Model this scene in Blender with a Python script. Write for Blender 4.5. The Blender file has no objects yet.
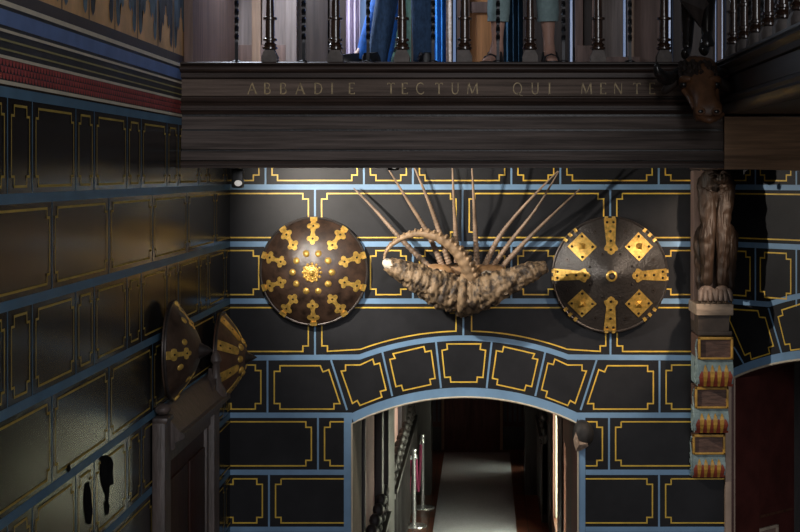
import bpy, bmesh, math, random
from mathutils import Vector, Matrix, noise
random.seed(7)
SC = bpy.context.scene
COL = SC.collection
F, VX, VY, H = 1657.0, 485.0, 173.0, 4.2     # focal length in pixels, principal point, eye height
D = 11.6                                     # distance of the back wall
S = D / F                                    # metres per pixel on the back wall
YB = 9.73                                    # front of the gallery
SB = YB / F

# ------------------------------------------------------------------ materials
MATS = {}
def mat(name, col, rough=.5, metal=0, var=.15, scale=6, bump=0.0, stretch=(1, 1, 1), spec=.5,
        emit=None, estr=0, tint=None, col2=None, coat=0, thresh=None, ior=1.5):
    m = bpy.data.materials.new(name); m.use_nodes = True
    nt = m.node_tree; b = nt.nodes['Principled BSDF']
    b.inputs['Roughness'].default_value = rough
    b.inputs['Metallic'].default_value = metal; b.inputs['IOR'].default_value = ior
    b.inputs['Specular IOR Level'].default_value = spec
    b.inputs['Coat Weight'].default_value = coat
    b.inputs['Coat Roughness'].default_value = .2
    if tint: b.inputs['Specular Tint'].default_value = (*tint, 1)
    tc = nt.nodes.new('ShaderNodeTexCoord'); mp = nt.nodes.new('ShaderNodeMapping')
    mp.inputs['Scale'].default_value = stretch
    nt.links.new(tc.outputs['Object'], mp.inputs['Vector'])
    nz = nt.nodes.new('ShaderNodeTexNoise'); nz.inputs['Scale'].default_value = scale
    nz.inputs['Detail'].default_value = 6; nz.inputs['Roughness'].default_value = .6
    nt.links.new(mp.outputs['Vector'], nz.inputs['Vector'])
    rp = nt.nodes.new('ShaderNodeValToRGB')
    c2 = col2 if col2 else tuple(min(1, c * (1 + var)) for c in col)
    c1 = col if col2 else tuple(c * (1 - var) for c in col)
    lo, hi = thresh if thresh else (.32, .68)
    rp.color_ramp.elements[0].position = lo; rp.color_ramp.elements[0].color = (*c1, 1)
    rp.color_ramp.elements[1].position = hi; rp.color_ramp.elements[1].color = (*c2, 1)
    nt.links.new(nz.outputs['Fac'], rp.inputs['Fac'])
    nt.links.new(rp.outputs['Color'], b.inputs['Base Color'])
    if bump:
        bp = nt.nodes.new('ShaderNodeBump'); bp.inputs['Strength'].default_value = bump
        bp.inputs['Distance'].default_value = .01
        nt.links.new(nz.outputs['Fac'], bp.inputs['Height']); nt.links.new(bp.outputs['Normal'], b.inputs['Normal'])
    if emit:
        b.inputs['Emission Color'].default_value = (*emit, 1); b.inputs['Emission Strength'].default_value = estr
    MATS[name] = m
    return m

def srgb(r, g, b):
    f = lambda c: (c / 255 / 12.92) if c / 255 <= .04045 else ((c / 255 + .055) / 1.055) ** 2.4
    return (f(r), f(g), f(b))

mat('wall_black', (.020, .0205, .023), rough=.45, var=.35, scale=2.2, bump=.02, spec=.2)
mat('wall_blue', (.20, .36, .56), rough=.5, var=.12, scale=5)
mat('wall_gold', (.82, .54, .07), rough=.45, var=.18, scale=9)
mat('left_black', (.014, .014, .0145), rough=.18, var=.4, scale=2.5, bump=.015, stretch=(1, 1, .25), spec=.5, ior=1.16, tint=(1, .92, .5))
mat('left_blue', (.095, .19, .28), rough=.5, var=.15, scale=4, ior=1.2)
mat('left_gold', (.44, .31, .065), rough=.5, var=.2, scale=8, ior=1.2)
mat('left_stain', (.010, .010, .010), rough=.95, var=.4, scale=8, spec=.02)
mat('cream_line', (.70, .62, .46), rough=.6, var=.1, scale=7)
mat('olive_line', (.34, .30, .11), rough=.6, var=.1)
mat('cornice_blue', (.12, .20, .42), rough=.55, var=.15, scale=5)
mat('cornice_dark', (.022, .022, .026), rough=.5, var=.3)
mat('cornice_red', (.42, .065, .055), rough=.55, var=.2, scale=8)
mat('cornice_maroon', (.055, .038, .036), rough=.6, var=.2)
mat('mural_ground', (.74, .42, .17), rough=.65, var=.25, scale=4)
mat('mural_teal', (.10, .15, .18), rough=.65, var=.5, scale=6)
mat('mural_dark', (.022, .024, .030), rough=.6, var=.4, scale=6)
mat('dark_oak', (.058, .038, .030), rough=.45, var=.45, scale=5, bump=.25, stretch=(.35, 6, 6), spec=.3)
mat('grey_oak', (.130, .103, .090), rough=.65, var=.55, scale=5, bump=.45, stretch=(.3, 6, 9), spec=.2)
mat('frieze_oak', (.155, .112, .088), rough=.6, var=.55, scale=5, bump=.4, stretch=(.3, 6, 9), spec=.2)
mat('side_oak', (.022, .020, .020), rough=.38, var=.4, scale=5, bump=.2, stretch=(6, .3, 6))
mat('brown_beam', (.46, .28, .16), rough=.6, var=.45, scale=4, bump=.6, stretch=(.35, 5, 7))
mat('panel_oak', (.30, .245, .22), rough=.6, var=.35, scale=4, bump=.3, stretch=(7, 7, .4))
mat('panel_brown', (.19, .12, .095), rough=.6, var=.35, scale=4, bump=.3, stretch=(7, 7, .4))
mat('panel_dark', (.05, .036, .03), rough=.55, var=.4, scale=4, bump=.3, stretch=(7, 7, .4))
mat('panel_tan', (.42, .28, .19), rough=.6, var=.3, scale=4, bump=.3, stretch=(7, 7, .4))
mat('panel_orange', (.60, .27, .10), rough=.55, var=.3, scale=4, bump=.2, stretch=(7, 7, .4))
mat('turned_wood', (.050, .026, .016), rough=.2, var=.4, scale=8, coat=.8, stretch=(5, 5, 1))
mat('block_wood', (.16, .135, .12), rough=.65, var=.35, scale=14, bump=.4)
mat('wrought_iron', (.02, .02, .022), rough=.4, metal=.6, var=.3, scale=20)
mat('faded_gilt', (.46, .34, .17), rough=.5, var=.4, scale=40, thresh=(.35, .6))
mat('horn_pale', (.29, .20, .135), rough=.5, var=.4, scale=9, bump=.3)
mat('horn_tan', (.28, .185, .105), rough=.5, var=.5, scale=14, bump=.3)
mat('horn_rough', (.035, .024, .016), rough=.6, col2=(.27, .185, .105), scale=19, bump=1.0, stretch=(1, 1, .7), thresh=(.40, .56))
mat('horn_tip', (.75, .68, .55), rough=.35, var=.1)
mat('skull_wood', (.42, .24, .11), rough=.55, var=.35, scale=18)
mat('bone', (.62, .56, .46), rough=.5, var=.15, scale=10)
mat('leather_brown', (.046, .026, .017), rough=.42, var=.65, scale=14, bump=.35, spec=.6)
mat('leather_grey', (.034, .029, .026), rough=.36, var=.25, scale=55, bump=.5, spec=.6)
mat('leather_dark', (.060, .038, .026), rough=.4, var=.5, scale=10, bump=.4)
mat('leather_warm', (.085, .042, .024), rough=.4, var=.5, scale=10, bump=.4)
mat('rim_iron', (.06, .05, .045), rough=.4, metal=.5, var=.3, scale=10)
mat('brass', (.72, .45, .105), rough=.36, metal=.5, var=.4, scale=32, bump=.3)
mat('brass_dull', (.70, .44, .10), rough=.42, metal=.45, var=.35, scale=22, bump=.15)
mat('rivet', (.04, .03, .02), rough=.35, metal=.6, var=.2)
mat('beast_wood', (.024, .0145, .0095), rough=.55, var=.5, scale=9, bump=.3, stretch=(3, 3, .7), spec=.3)
mat('paw_wood', (.12, .09, .075), rough=.6, var=.4, scale=16, bump=.3)
mat('plinth_wood', (.36, .28, .21), rough=.7, var=.3, scale=12, bump=.4, stretch=(.6, 4, 4))
mat('plinth_dark', (.075, .055, .042), rough=.6, var=.3, scale=8, bump=.3)
mat('post_wood', (.17, .115, .095), rough=.65, var=.35, scale=5, bump=.4, stretch=(6, 6, .5))
mat('corbel_panel', (.15, .085, .062), rough=.65, var=.5, scale=20, bump=.5, stretch=(.6, 3, 3))
mat('corbel_gold', (.72, .40, .065), rough=.45, var=.3, scale=20)
mat('corbel_blue', (.30, .40, .40), rough=.6, var=.35, scale=18)
mat('corbel_red', (.38, .075, .04), rough=.55, var=.3, scale=12)
mat('bull_hide', (.026, .014, .009), rough=.7, var=.5, scale=12, bump=.4)
mat('bull_face', (.17, .078, .036), rough=.45, var=.45, scale=12, bump=.4)
mat('bull_horn', (.018, .016, .015), rough=.25, var=.3, coat=.4)
mat('statue_dark', (.022, .018, .016), rough=.18, var=.3, scale=9, coat=.6)
mat('lamp_black', (.012, .012, .012), rough=.4, var=.1)
mat('lamp_glass', (.8, .78, .74), rough=.3, var=.05, emit=(1, .93, .85), estr=.35)
mat('jeans_dark', (.045, .10, .21), rough=.85, var=.35, scale=60, stretch=(1, 1, .4))
mat('jeans_bright', (.03, .20, .75), rough=.85, var=.3, scale=30)
mat('capri_cloth', (.30, .42, .42), rough=.85, var=.15, scale=30)
mat('shirt_grey', (.25, .25, .27), rough=.85, var=.1)
mat('shirt_white', (.6, .6, .58), rough=.85, var=.1)
mat('skin', (.62, .36, .27), rough=.5, var=.1, scale=10)
mat('hair', (.06, .04, .025), rough=.6, var=.3, scale=30)
mat('shoe_black', (.015, .015, .017), rough=.4, var=.2)
mat('sandal_strap', (.02, .018, .02), rough=.5, var=.2)
mat('curtain_blue', (.03, .24, .66), rough=.8, var=.25, scale=10)
mat('curtain_teal', (.012, .055, .10), rough=.85, var=.3, scale=10)
mat('curtain_violet', (.60, .52, .62), rough=.8, var=.12, scale=6)
mat('green_cloth', (.07, .14, .10), rough=.85, var=.3, scale=20)
mat('green_leaf', (.012, .025, .02), rough=.85, var=.3, scale=20)
mat('sash', (.35, .24, .16), rough=.8, var=.9, scale=70, col2=(.62, .56, .50))
mat('slit_glass', (.15, .24, .42), rough=.2, var=.05, emit=(.36, .52, .9), estr=.26)
mat('daylight_glass', (.8, .85, .85), rough=.2, var=.02, emit=(.95, .97, .74), estr=15)
mat('plaster_pink', (.55, .34, .31), rough=.75, var=.15, scale=3)
mat('plaster_cream', (.45, .44, .34), rough=.7, var=.12, scale=4)
mat('corridor_dark', (.030, .026, .026), rough=.5, var=.3, scale=5, stretch=(6, 6, .6), bump=.2)
mat('corridor_red', (.10, .035, .03), rough=.5, var=.4, scale=5, stretch=(6, 6, .5), bump=.2)
mat('corridor_grey', (.10, .10, .12), rough=.5, var=.2, scale=5)
mat('maroon', (.085, .022, .018), rough=.5, var=.3, scale=4)
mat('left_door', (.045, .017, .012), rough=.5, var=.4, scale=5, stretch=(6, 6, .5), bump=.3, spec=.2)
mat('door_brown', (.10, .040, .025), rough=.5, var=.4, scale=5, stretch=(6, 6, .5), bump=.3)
mat('frame_wood', (.105, .080, .070), rough=.42, var=.4, scale=8, stretch=(4, 4, .8), bump=.5)
mat('jamb_beige', (.45, .33, .25), rough=.65, var=.2, scale=6)
mat('notice_frame', (.55, .45, .34), rough=.55, var=.2, scale=12)
mat('notice_paper', (.30, .20, .16), rough=.6, var=.2, scale=10)
mat('carpet', (.52, .54, .60), rough=.95, var=.12, scale=50, bump=.3)
mat('chrome', (.85, .86, .88), rough=.25, metal=.8, var=.05)
mat('velvet', (.35, .05, .13), rough=.8, var=.25, scale=30)
mat('boss_dark', (.030, .028, .027), rough=.6, var=.5, scale=12, bump=.3)
mat('boss_chip', (.42, .31, .23), rough=.85, var=.4, scale=40, bump=.9)
mat('hall_stone', (.14, .12, .10), rough=.6, var=.2, scale=3)

def tile_mat():
    m = bpy.data.materials.new('terracotta_tile'); m.use_nodes = True
    nt = m.node_tree; b = nt.nodes['Principled BSDF']; b.inputs['Roughness'].default_value = .35
    tc = nt.nodes.new('ShaderNodeTexCoord'); br = nt.nodes.new('ShaderNodeTexBrick')
    br.offset = 0; br.inputs['Scale'].default_value = 1; br.inputs['Brick Width'].default_value = .17
    br.inputs['Row Height'].default_value = .17; br.inputs['Mortar Size'].default_value = .006
    br.inputs['Color1'].default_value = (.20, .065, .04, 1); br.inputs['Color2'].default_value = (.12, .045, .03, 1)
    br.inputs['Mortar'].default_value = (.03, .025, .02, 1)
    nt.links.new(tc.outputs['Object'], br.inputs['Vector']); nt.links.new(br.outputs['Color'], b.inputs['Base Color'])
    MATS['terracotta_tile'] = m
tile_mat()

# ------------------------------------------------------------------ mesh builder
class MB:
    def __init__(s, M=None):
        s.v, s.f, s.m, s.names = [], [], [], []
        s.M = M or Matrix()
    def mi(s, name):
        if name not in s.names: s.names.append(name)
        return s.names.index(name)
    def face(s, pts, mt):
        n = len(s.v); s.v += [s.M @ Vector(p) for p in pts]
        s.f.append(list(range(n, n + len(pts)))); s.m.append(s.mi(mt))
    def mesh(s, vs, fs, mt):
        n = len(s.v); s.v += [s.M @ Vector(p) for p in vs]; k = s.mi(mt)
        for f in fs: s.f.append([n + i for i in f]); s.m.append(k)
    def box(s, x0, x1, y0, y1, z0, z1, mt, bev=0):
        if bev:
            b = min(bev, abs(x1 - x0) * .45, abs(y1 - y0) * .45, abs(z1 - z0) * .45)
            bm = bmesh.new(); bmesh.ops.create_cube(bm, size=1)
            for v in bm.verts:
                v.co = Vector(((x0 + x1) / 2 + v.co.x * (x1 - x0), (y0 + y1) / 2 + v.co.y * (y1 - y0), (z0 + z1) / 2 + v.co.z * (z1 - z0)))
            bmesh.ops.bevel(bm, geom=bm.edges[:], offset=b, segments=2, affect='EDGES', profile=.6)
            bm.verts.index_update()
            s.mesh([v.co.copy() for v in bm.verts], [[v.index for v in f.verts] for f in bm.faces], mt); bm.free(); return
        vs = [(x, y, z) for x in (x0, x1) for y in (y0, y1) for z in (z0, z1)]
        s.mesh(vs, [(0, 1, 3, 2), (4, 6, 7, 5), (0, 4, 5, 1), (2, 3, 7, 6), (0, 2, 6, 4), (1, 5, 7, 3)], mt)
    def prism(s, poly, a, b, mt, axis='x'):
        # polygon extruded along one axis; polygon given in the two other axes
        def P(p, t):
            return {'x': (t, p[0], p[1]), 'y': (p[0], t, p[1]), 'z': (p[0], p[1], t)}[axis]
        n = len(poly)
        vs = [P(p, a) for p in poly] + [P(p, b) for p in poly]
        fs = [(i, (i + 1) % n, n + (i + 1) % n, n + i) for i in range(n)] + [list(range(n))[::-1], list(range(n, 2 * n))]
        s.mesh(vs, fs, mt)
    def lathe(s, prof, mt, n=20, M=None, mod=None):
        M = M or Matrix(); vs, fs = [], []
        for j, (r, z) in enumerate(prof):
            for i in range(n):
                a = 2 * math.pi * i / n; rr = r * (mod(a, j) if mod else 1)
                vs.append(M @ Vector((rr * math.cos(a), rr * math.sin(a), z)))
        for j in range(len(prof) - 1):
            for i in range(n):
                fs.append((j * n + i, j * n + (i + 1) % n, (j + 1) * n + (i + 1) % n, (j + 1) * n + i))
        fs.append(list(range(n))[::-1]); fs.append([(len(prof) - 1) * n + i for i in range(n)])
        s.mesh(vs, fs, mt)
    def tube(s, path, rad, mt, n=10, mod=None, flat=1.0):
        path = [Vector(p) for p in path]; L = len(path); vs, fs = [], []
        T = [(path[min(i + 1, L - 1)] - path[max(i - 1, 0)]).normalized() for i in range(L)]
        up = Vector((0, 0, 1)) if abs(T[0].z) < .9 else Vector((0, 1, 0))
        U = (up - T[0] * up.dot(T[0])).normalized()
        for i in range(L):
            U = (U - T[i] * U.dot(T[i])).normalized(); W = T[i].cross(U)
            r = rad[i] if isinstance(rad, (list, tuple)) else rad
            for k in range(n):
                a = 2 * math.pi * k / n
                d = (U * math.cos(a) + W * math.sin(a) * flat) * r
                if mod: d *= mod(i, a, path[i] + d)
                vs.append(path[i] + d)
        for i in range(L - 1):
            for k in range(n):
                fs.append((i * n + k, i * n + (k + 1) % n, (i + 1) * n + (k + 1) % n, (i + 1) * n + k))
        fs.append(list(range(n))[::-1]); fs.append([(L - 1) * n + k for k in range(n)])
        s.mesh(vs, fs, mt)
    def ball(s, c, r, mt, n=12, sc=(1, 1, 1), rot=None):
        c = Vector(c); vs, fs = [], []; m = n // 2 + 1
        for j in range(1, m):
            t = math.pi * j / m
            for i in range(n):
                a = 2 * math.pi * i / n
                p = Vector((r * sc[0] * math.sin(t) * math.cos(a), r * sc[1] * math.sin(t) * math.sin(a), r * sc[2] * math.cos(t)))
                vs.append(c + (rot @ p if rot else p))
        q = Vector((0, 0, r * sc[2])); q = rot @ q if rot else q
        vs += [c + q, c - q]; a, b = len(vs) - 2, len(vs) - 1
        for j in range(m - 2):
            for i in range(n):
                fs.append((j * n + i, (j + 1) * n + i, (j + 1) * n + (i + 1) % n, j * n + (i + 1) % n))
        for i in range(n):
            fs.append((a, i, (i + 1) % n)); fs.append((b, (m - 2) * n + (i + 1) % n, (m - 2) * n + i))
        s.mesh(vs, fs, mt)
    def build(s, name, parent=None, smooth=40, origin=None, recalc=True):
        me = bpy.data.meshes.new(name)
        o0 = Vector(origin) if origin is not None else (parent.matrix_world.translation.copy() if parent is not None else Vector())
        me.from_pydata([v - o0 for v in s.v], [], s.f)
        for n in s.names: me.materials.append(MATS[n])
        for p, k in zip(me.polygons, s.m): p.material_index = k
        if recalc:
            bm = bmesh.new(); bm.from_mesh(me); bmesh.ops.recalc_face_normals(bm, faces=bm.faces[:]); bm.to_mesh(me); bm.free()
        if smooth:
            me.shade_smooth(); me.set_sharp_from_angle(angle=math.radians(smooth))
        o = bpy.data.objects.new(name, me); COL.objects.link(o)
        if parent is not None:
            o.parent = parent; o.location = o0 - wl(parent)
        else: o.location = o0
        return o

def wl(o):                                   # world location (no rotation on any parent)
    p = Vector(o.location)
    while o.parent: o = o.parent; p += o.location
    return p
_b = MB.build
def build(s, name, parent=None, **k):
    if parent is not None and k.get('origin') is None: k['origin'] = wl(parent)
    return _b(s, name, parent, **k)
MB.build = build

def thing(name, label, cat, loc, group=None):
    o = bpy.data.objects.new(name, None); COL.objects.link(o); o.location = loc
    o.empty_display_size = .1
    o['label'] = label; o['category'] = cat
    if group: o['group'] = group
    return o
def tag(o, label, cat, group=None):
    o['label'] = label; o['category'] = cat
    if group: o['group'] = group
    return o
def struct(o, label=None):
    o['kind'] = 'structure'
    if label: o['label'] = label
    return o
def copy_tree(o, parent=None):
    c = o.copy(); COL.objects.link(c); c.parent = parent
    for ch in list(o.children): copy_tree(ch, c)
    return c
def P(px, py, Y):                            # real position of a measured point at distance Y
    return Vector(((px - VX) * Y / F, Y, H - (py - VY) * Y / F))

# ------------------------------------------------------------------ painting lines on a wall plane
class Paint:
    def __init__(s, mb, mp): s.mb, s.mp = mb, mp
    def poly(s, pts, mt, off): s.mb.face([s.mp(u, v, off) for u, v in pts], mt)
    def strip(s, pts, w, mt, off, closed=False):
        pts = [Vector(p) for p in pts]; n = len(pts)
        if n < 2: return
        L, R = [], []
        for i in range(n):
            a = pts[i - 1] if (i > 0 or closed) else None
            b = pts[(i + 1) % n] if (i < n - 1 or closed) else None
            d1 = (pts[i] - a).normalized() if a is not None else None
            d2 = (b - pts[i]).normalized() if b is not None else None
            if d1 is None: d1 = d2
            if d2 is None: d2 = d1
            n1 = Vector((-d1.y, d1.x)); n2 = Vector((-d2.y, d2.x)); m = n1 + n2
            if m.length < 1e-6: m = n1
            m.normalize(); k = w / 2 / max(.35, m.dot(n1))
            L.append(pts[i] + m * k); R.append(pts[i] - m * k)
        for i in range(n if closed else n - 1):
            j = (i + 1) % n
            s.mb.face([s.mp(*L[i], off), s.mp(*L[j], off), s.mp(*R[j], off), s.mp(*R[i], off)], mt)
    def strip_clip(s, pts, w, mt, off, closed, lo, hi):
        pts = list(pts) + ([pts[0]] if closed else [])
        if all(lo <= p[0] <= hi for p in pts): return s.strip(pts[:-1] if closed else pts, w, mt, off, closed)
        run = []
        for (a, b) in zip(pts, pts[1:]):
            t0, t1 = 0.0, 1.0; du = b[0] - a[0]
            if abs(du) < 1e-9:
                if not lo <= a[0] <= hi:
                    if len(run) > 1: s.strip(run, w, mt, off)
                    run = []; continue
            else:
                ta, tb = (lo - a[0]) / du, (hi - a[0]) / du
                t0, t1 = max(0, min(ta, tb)), min(1, max(ta, tb))
                if t0 >= t1:
                    if len(run) > 1: s.strip(run, w, mt, off)
                    run = []; continue
            pa = (a[0] + du * t0, a[1] + (b[1] - a[1]) * t0); pb = (a[0] + du * t1, a[1] + (b[1] - a[1]) * t1)
            if not run: run = [pa]
            run.append(pb)
            if t1 < 1:
                s.strip(run, w, mt, off); run = []
        if len(run) > 1: s.strip(run, w, mt, off)

def notched(x0, x1, y0, y1, n):
    return [(x0 + n, y0), (x1 - n, y0), (x1 - n, y0 + n), (x1, y0 + n), (x1, y1 - n), (x1 - n, y1 - n), (x1 - n, y1),
            (x0 + n, y1), (x0 + n, y1 - n), (x0, y1 - n), (x0, y0 + n), (x0 + n, y0 + n)]
def arc(cx, cy, r, x0, x1, n=28):
    a0 = math.acos((x0 - cx) / r); a1 = math.acos((x1 - cx) / r)
    return [(cx + r * math.cos(a0 + (a1 - a0) * i / n), cy - r * math.sin(a0 + (a1 - a0) * i / n)) for i in range(n + 1)]

BAND = lambda k: 187 + 57.05 * k             # course lines of the painted wall, measured on the back wall

# ================================================================== THE SETTING
# ---- wall_back
def wall_back():
    mb = MB()
    xl, xr = -1.785, 1.695
    bx = lambda px: (px - VX) * S
    bz = lambda py: H - (py - VY) * S
    ar = arc(465, 651, 254, 352, 578, 36)
    contour = [(xl, 0), (xl, 4.85), (xr, 4.85), (xr, 0), (bx(578), 0)] + [(bx(a), bz(b)) for a, b in ar[::-1]] + [(bx(352), 0)]
    n = len(contour)
    TH = .9
    front = [(x, D, z) for x, z in contour]; back = [(x, D + TH, z) for x, z in contour]
    q2 = lambda a, b, c, e: mb.face([(a, D, c), (b, D, c), (b, D, e), (a, D, e)], 'wall_black')
    q2(xl, bx(352), 0, 4.85); q2(bx(578), xr, 0, 4.85)
    for (a, b), (c, e) in zip(ar, ar[1:]): mb.face([(bx(a), D, bz(b)), (bx(c), D, bz(e)), (bx(c), D, 4.85), (bx(a), D, 4.85)], 'wall_black')
    for i in range(4, n):
        j = (i + 1) % n
        mb.mesh([front[i], front[j], back[j], back[i]], [(0, 1, 2, 3)], 'plaster_cream' if i >= n - 14 else 'maroon')
    pt = Paint(mb, lambda px, py, off: (bx(px), D - off, bz(py)))
    LO, HI = 230, 726
    JL, JR = 344, 585.5
    gw, jw, bw = 1.35, 1.9, 5.3
    for k in range(-1, 10):
        y0, y1 = BAND(k), BAND(k + 1)
        spans = [(LO, HI)] if k < 3 else [(LO, JL), (JR, HI)]
        if k not in (3, 4):
            for lo, hi in spans: pt.strip([(lo, y0), (hi, y0)], bw, 'wall_blue', .0015)
        if k in (2, 3): continue
        if k % 2 == 0:
            js = [315 + 147.6 * q for q in range(-1, 5)]
            if k >= 4: js = [170, 318, 461, 609, 757]
        else:
            js = sorted([265.5 + 147.4 * q for q in range(-1, 5)] + [216.5 + 147.4 * q for q in range(0, 5)])
            if k >= 4: js = [221, 269, 367, 560, 659, 757]
        for lo, hi in spans:
            for j in js:
                if lo < j < hi: pt.strip([(j, y0 + 2.5), (j, y1 - 2.5)], jw, 'wall_blue', .0012)
            for a, b in zip(js, js[1:]):
                if b < lo or a > hi: continue
                pt.strip_clip(notched(a + 6.6, b - 6.6, y0 + 6.5, y1 - 6.5, 5.5), gw, 'wall_gold', .003, True, lo, hi)
    # the course the arch runs into
    for j in (315, 463.3, 610.5): pt.strip([(j, 303.6), (j, 355.5 if j != 463.3 else 335.5)], jw, 'wall_blue', .0012)
    for a, b in ((167, 315), (610.5, 759)):
        pt.strip_clip(notched(a + 6.6, b - 6.6, 307.6, 351.4, 5.5), gw, 'wall_gold', .003, True, LO, HI)
    g = arc(463.8, 633, 302, 360.5, 456, 20)
    g = [p for p in g]
    left = [(327.4, 307.6), (450.5, 307.6), (450.5, 313.1), (456, 313.1)] + g[::-1] + [(327.4, 351.3), (327.4, 345.8), (321.9, 345.8), (321.9, 313.1), (327.4, 313.1)]
    mir = lambda q: [(927.6 - x, y) for x, y in q]
    for q in (left, mir(left)): pt.strip(q, gw, 'wall_gold', .003, True)
    ex = [(LO, 358)] + arc(463.8, 633, 295, 359.5, 568.1, 30) + [(HI, 358)]
    pt.strip(ex, bw, 'wall_blue', .0015)
    for lo, hi in ((LO, 352), (576, HI)): pt.strip([(lo, 415.2), (hi, 415.2)], bw, 'wall_blue', .0015)
    # joints and gold lines of the voussoirs
    zz = lambda q: [(340 + a / 6.256, 325 + b / 6.256) for a, b in q]
    js = [((331, 360), (347, 410)), ((382.3, 352), (392.3, 396)), ((435.8, 341), (441, 388))]
    for a, b in js:
        pt.strip([a, b], jw, 'wall_blue', .0012); pt.strip(mir([a, b]), jw, 'wall_blue', .0012)
    for j in (267.5, 659.5): pt.strip([(j, 360.5), (j, 412.7)], jw, 'wall_blue', .0012)
    blk = [(280, 365.7), (320.3, 365.7), (323, 371.8), (328.8, 369.6), (340, 403.6), (334, 403.6), (334, 409), (280, 409), (280, 403.5), (274.3, 403.5), (274.3, 371.3), (280, 371.3)]
    v1 = zz([(35, 250), (125, 250), (205, 213), (215, 247), (248, 238), (288, 405), (252, 415), (262, 450), (125, 503), (108, 472), (78, 490), (8, 288), (35, 285)])
    v2 = zz([(332, 180), (525, 135), (533, 168), (570, 160), (595, 333), (562, 340), (568, 372), (395, 410), (385, 377), (350, 385), (312, 215), (345, 208)])
    kl = [(446.8, 343.9), (447.4, 349.3), (442, 350.3), (444.7, 377.4), (450.3, 377), (450.8, 382)]
    key = kl + mir(kl)[::-1]
    for q in (blk, v1, v2): pt.strip(q, gw, 'wall_gold', .003, True); pt.strip(mir(q), gw, 'wall_gold', .003, True)
    pt.strip(key, gw, 'wall_gold', .003, True)
    for a, b in ((219, 267.5), (659.5, 708.5), (708.5, 800)):
        pt.strip_clip(notched(a + 6.6, b - 6.6, 365, 409, 5.5), gw, 'wall_gold', .003, True, LO, HI)
    # blue border round the doorway
    iband = arc(465, 651, 258.8, 352, 578, 36)
    pt.strip(iband, 9.4, 'wall_blue', .002)
    pt.strip([(348, 417), (348, 773)], 8.2, 'wall_blue', .0022); pt.strip([(581.6, 417), (581.6, 773)], 7.4, 'wall_blue', .0022)
    o = struct(mb.build('wall_back', smooth=0, recalc=False), 'back wall painted black with blue courses and gold lines')
    # cream bead that edges the doorway
    b2 = MB()
    path = [(bx(352), D - .004, 0)] + [(bx(a), D - .004, bz(b)) for a, b in ar] + [(bx(578), D - .004, 0)]
    b2.tube(path, .007, 'cream_line', 6)
    struct(b2.build('trim_1'), 'thin cream bead edging the arched doorway')
wall_back()

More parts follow.
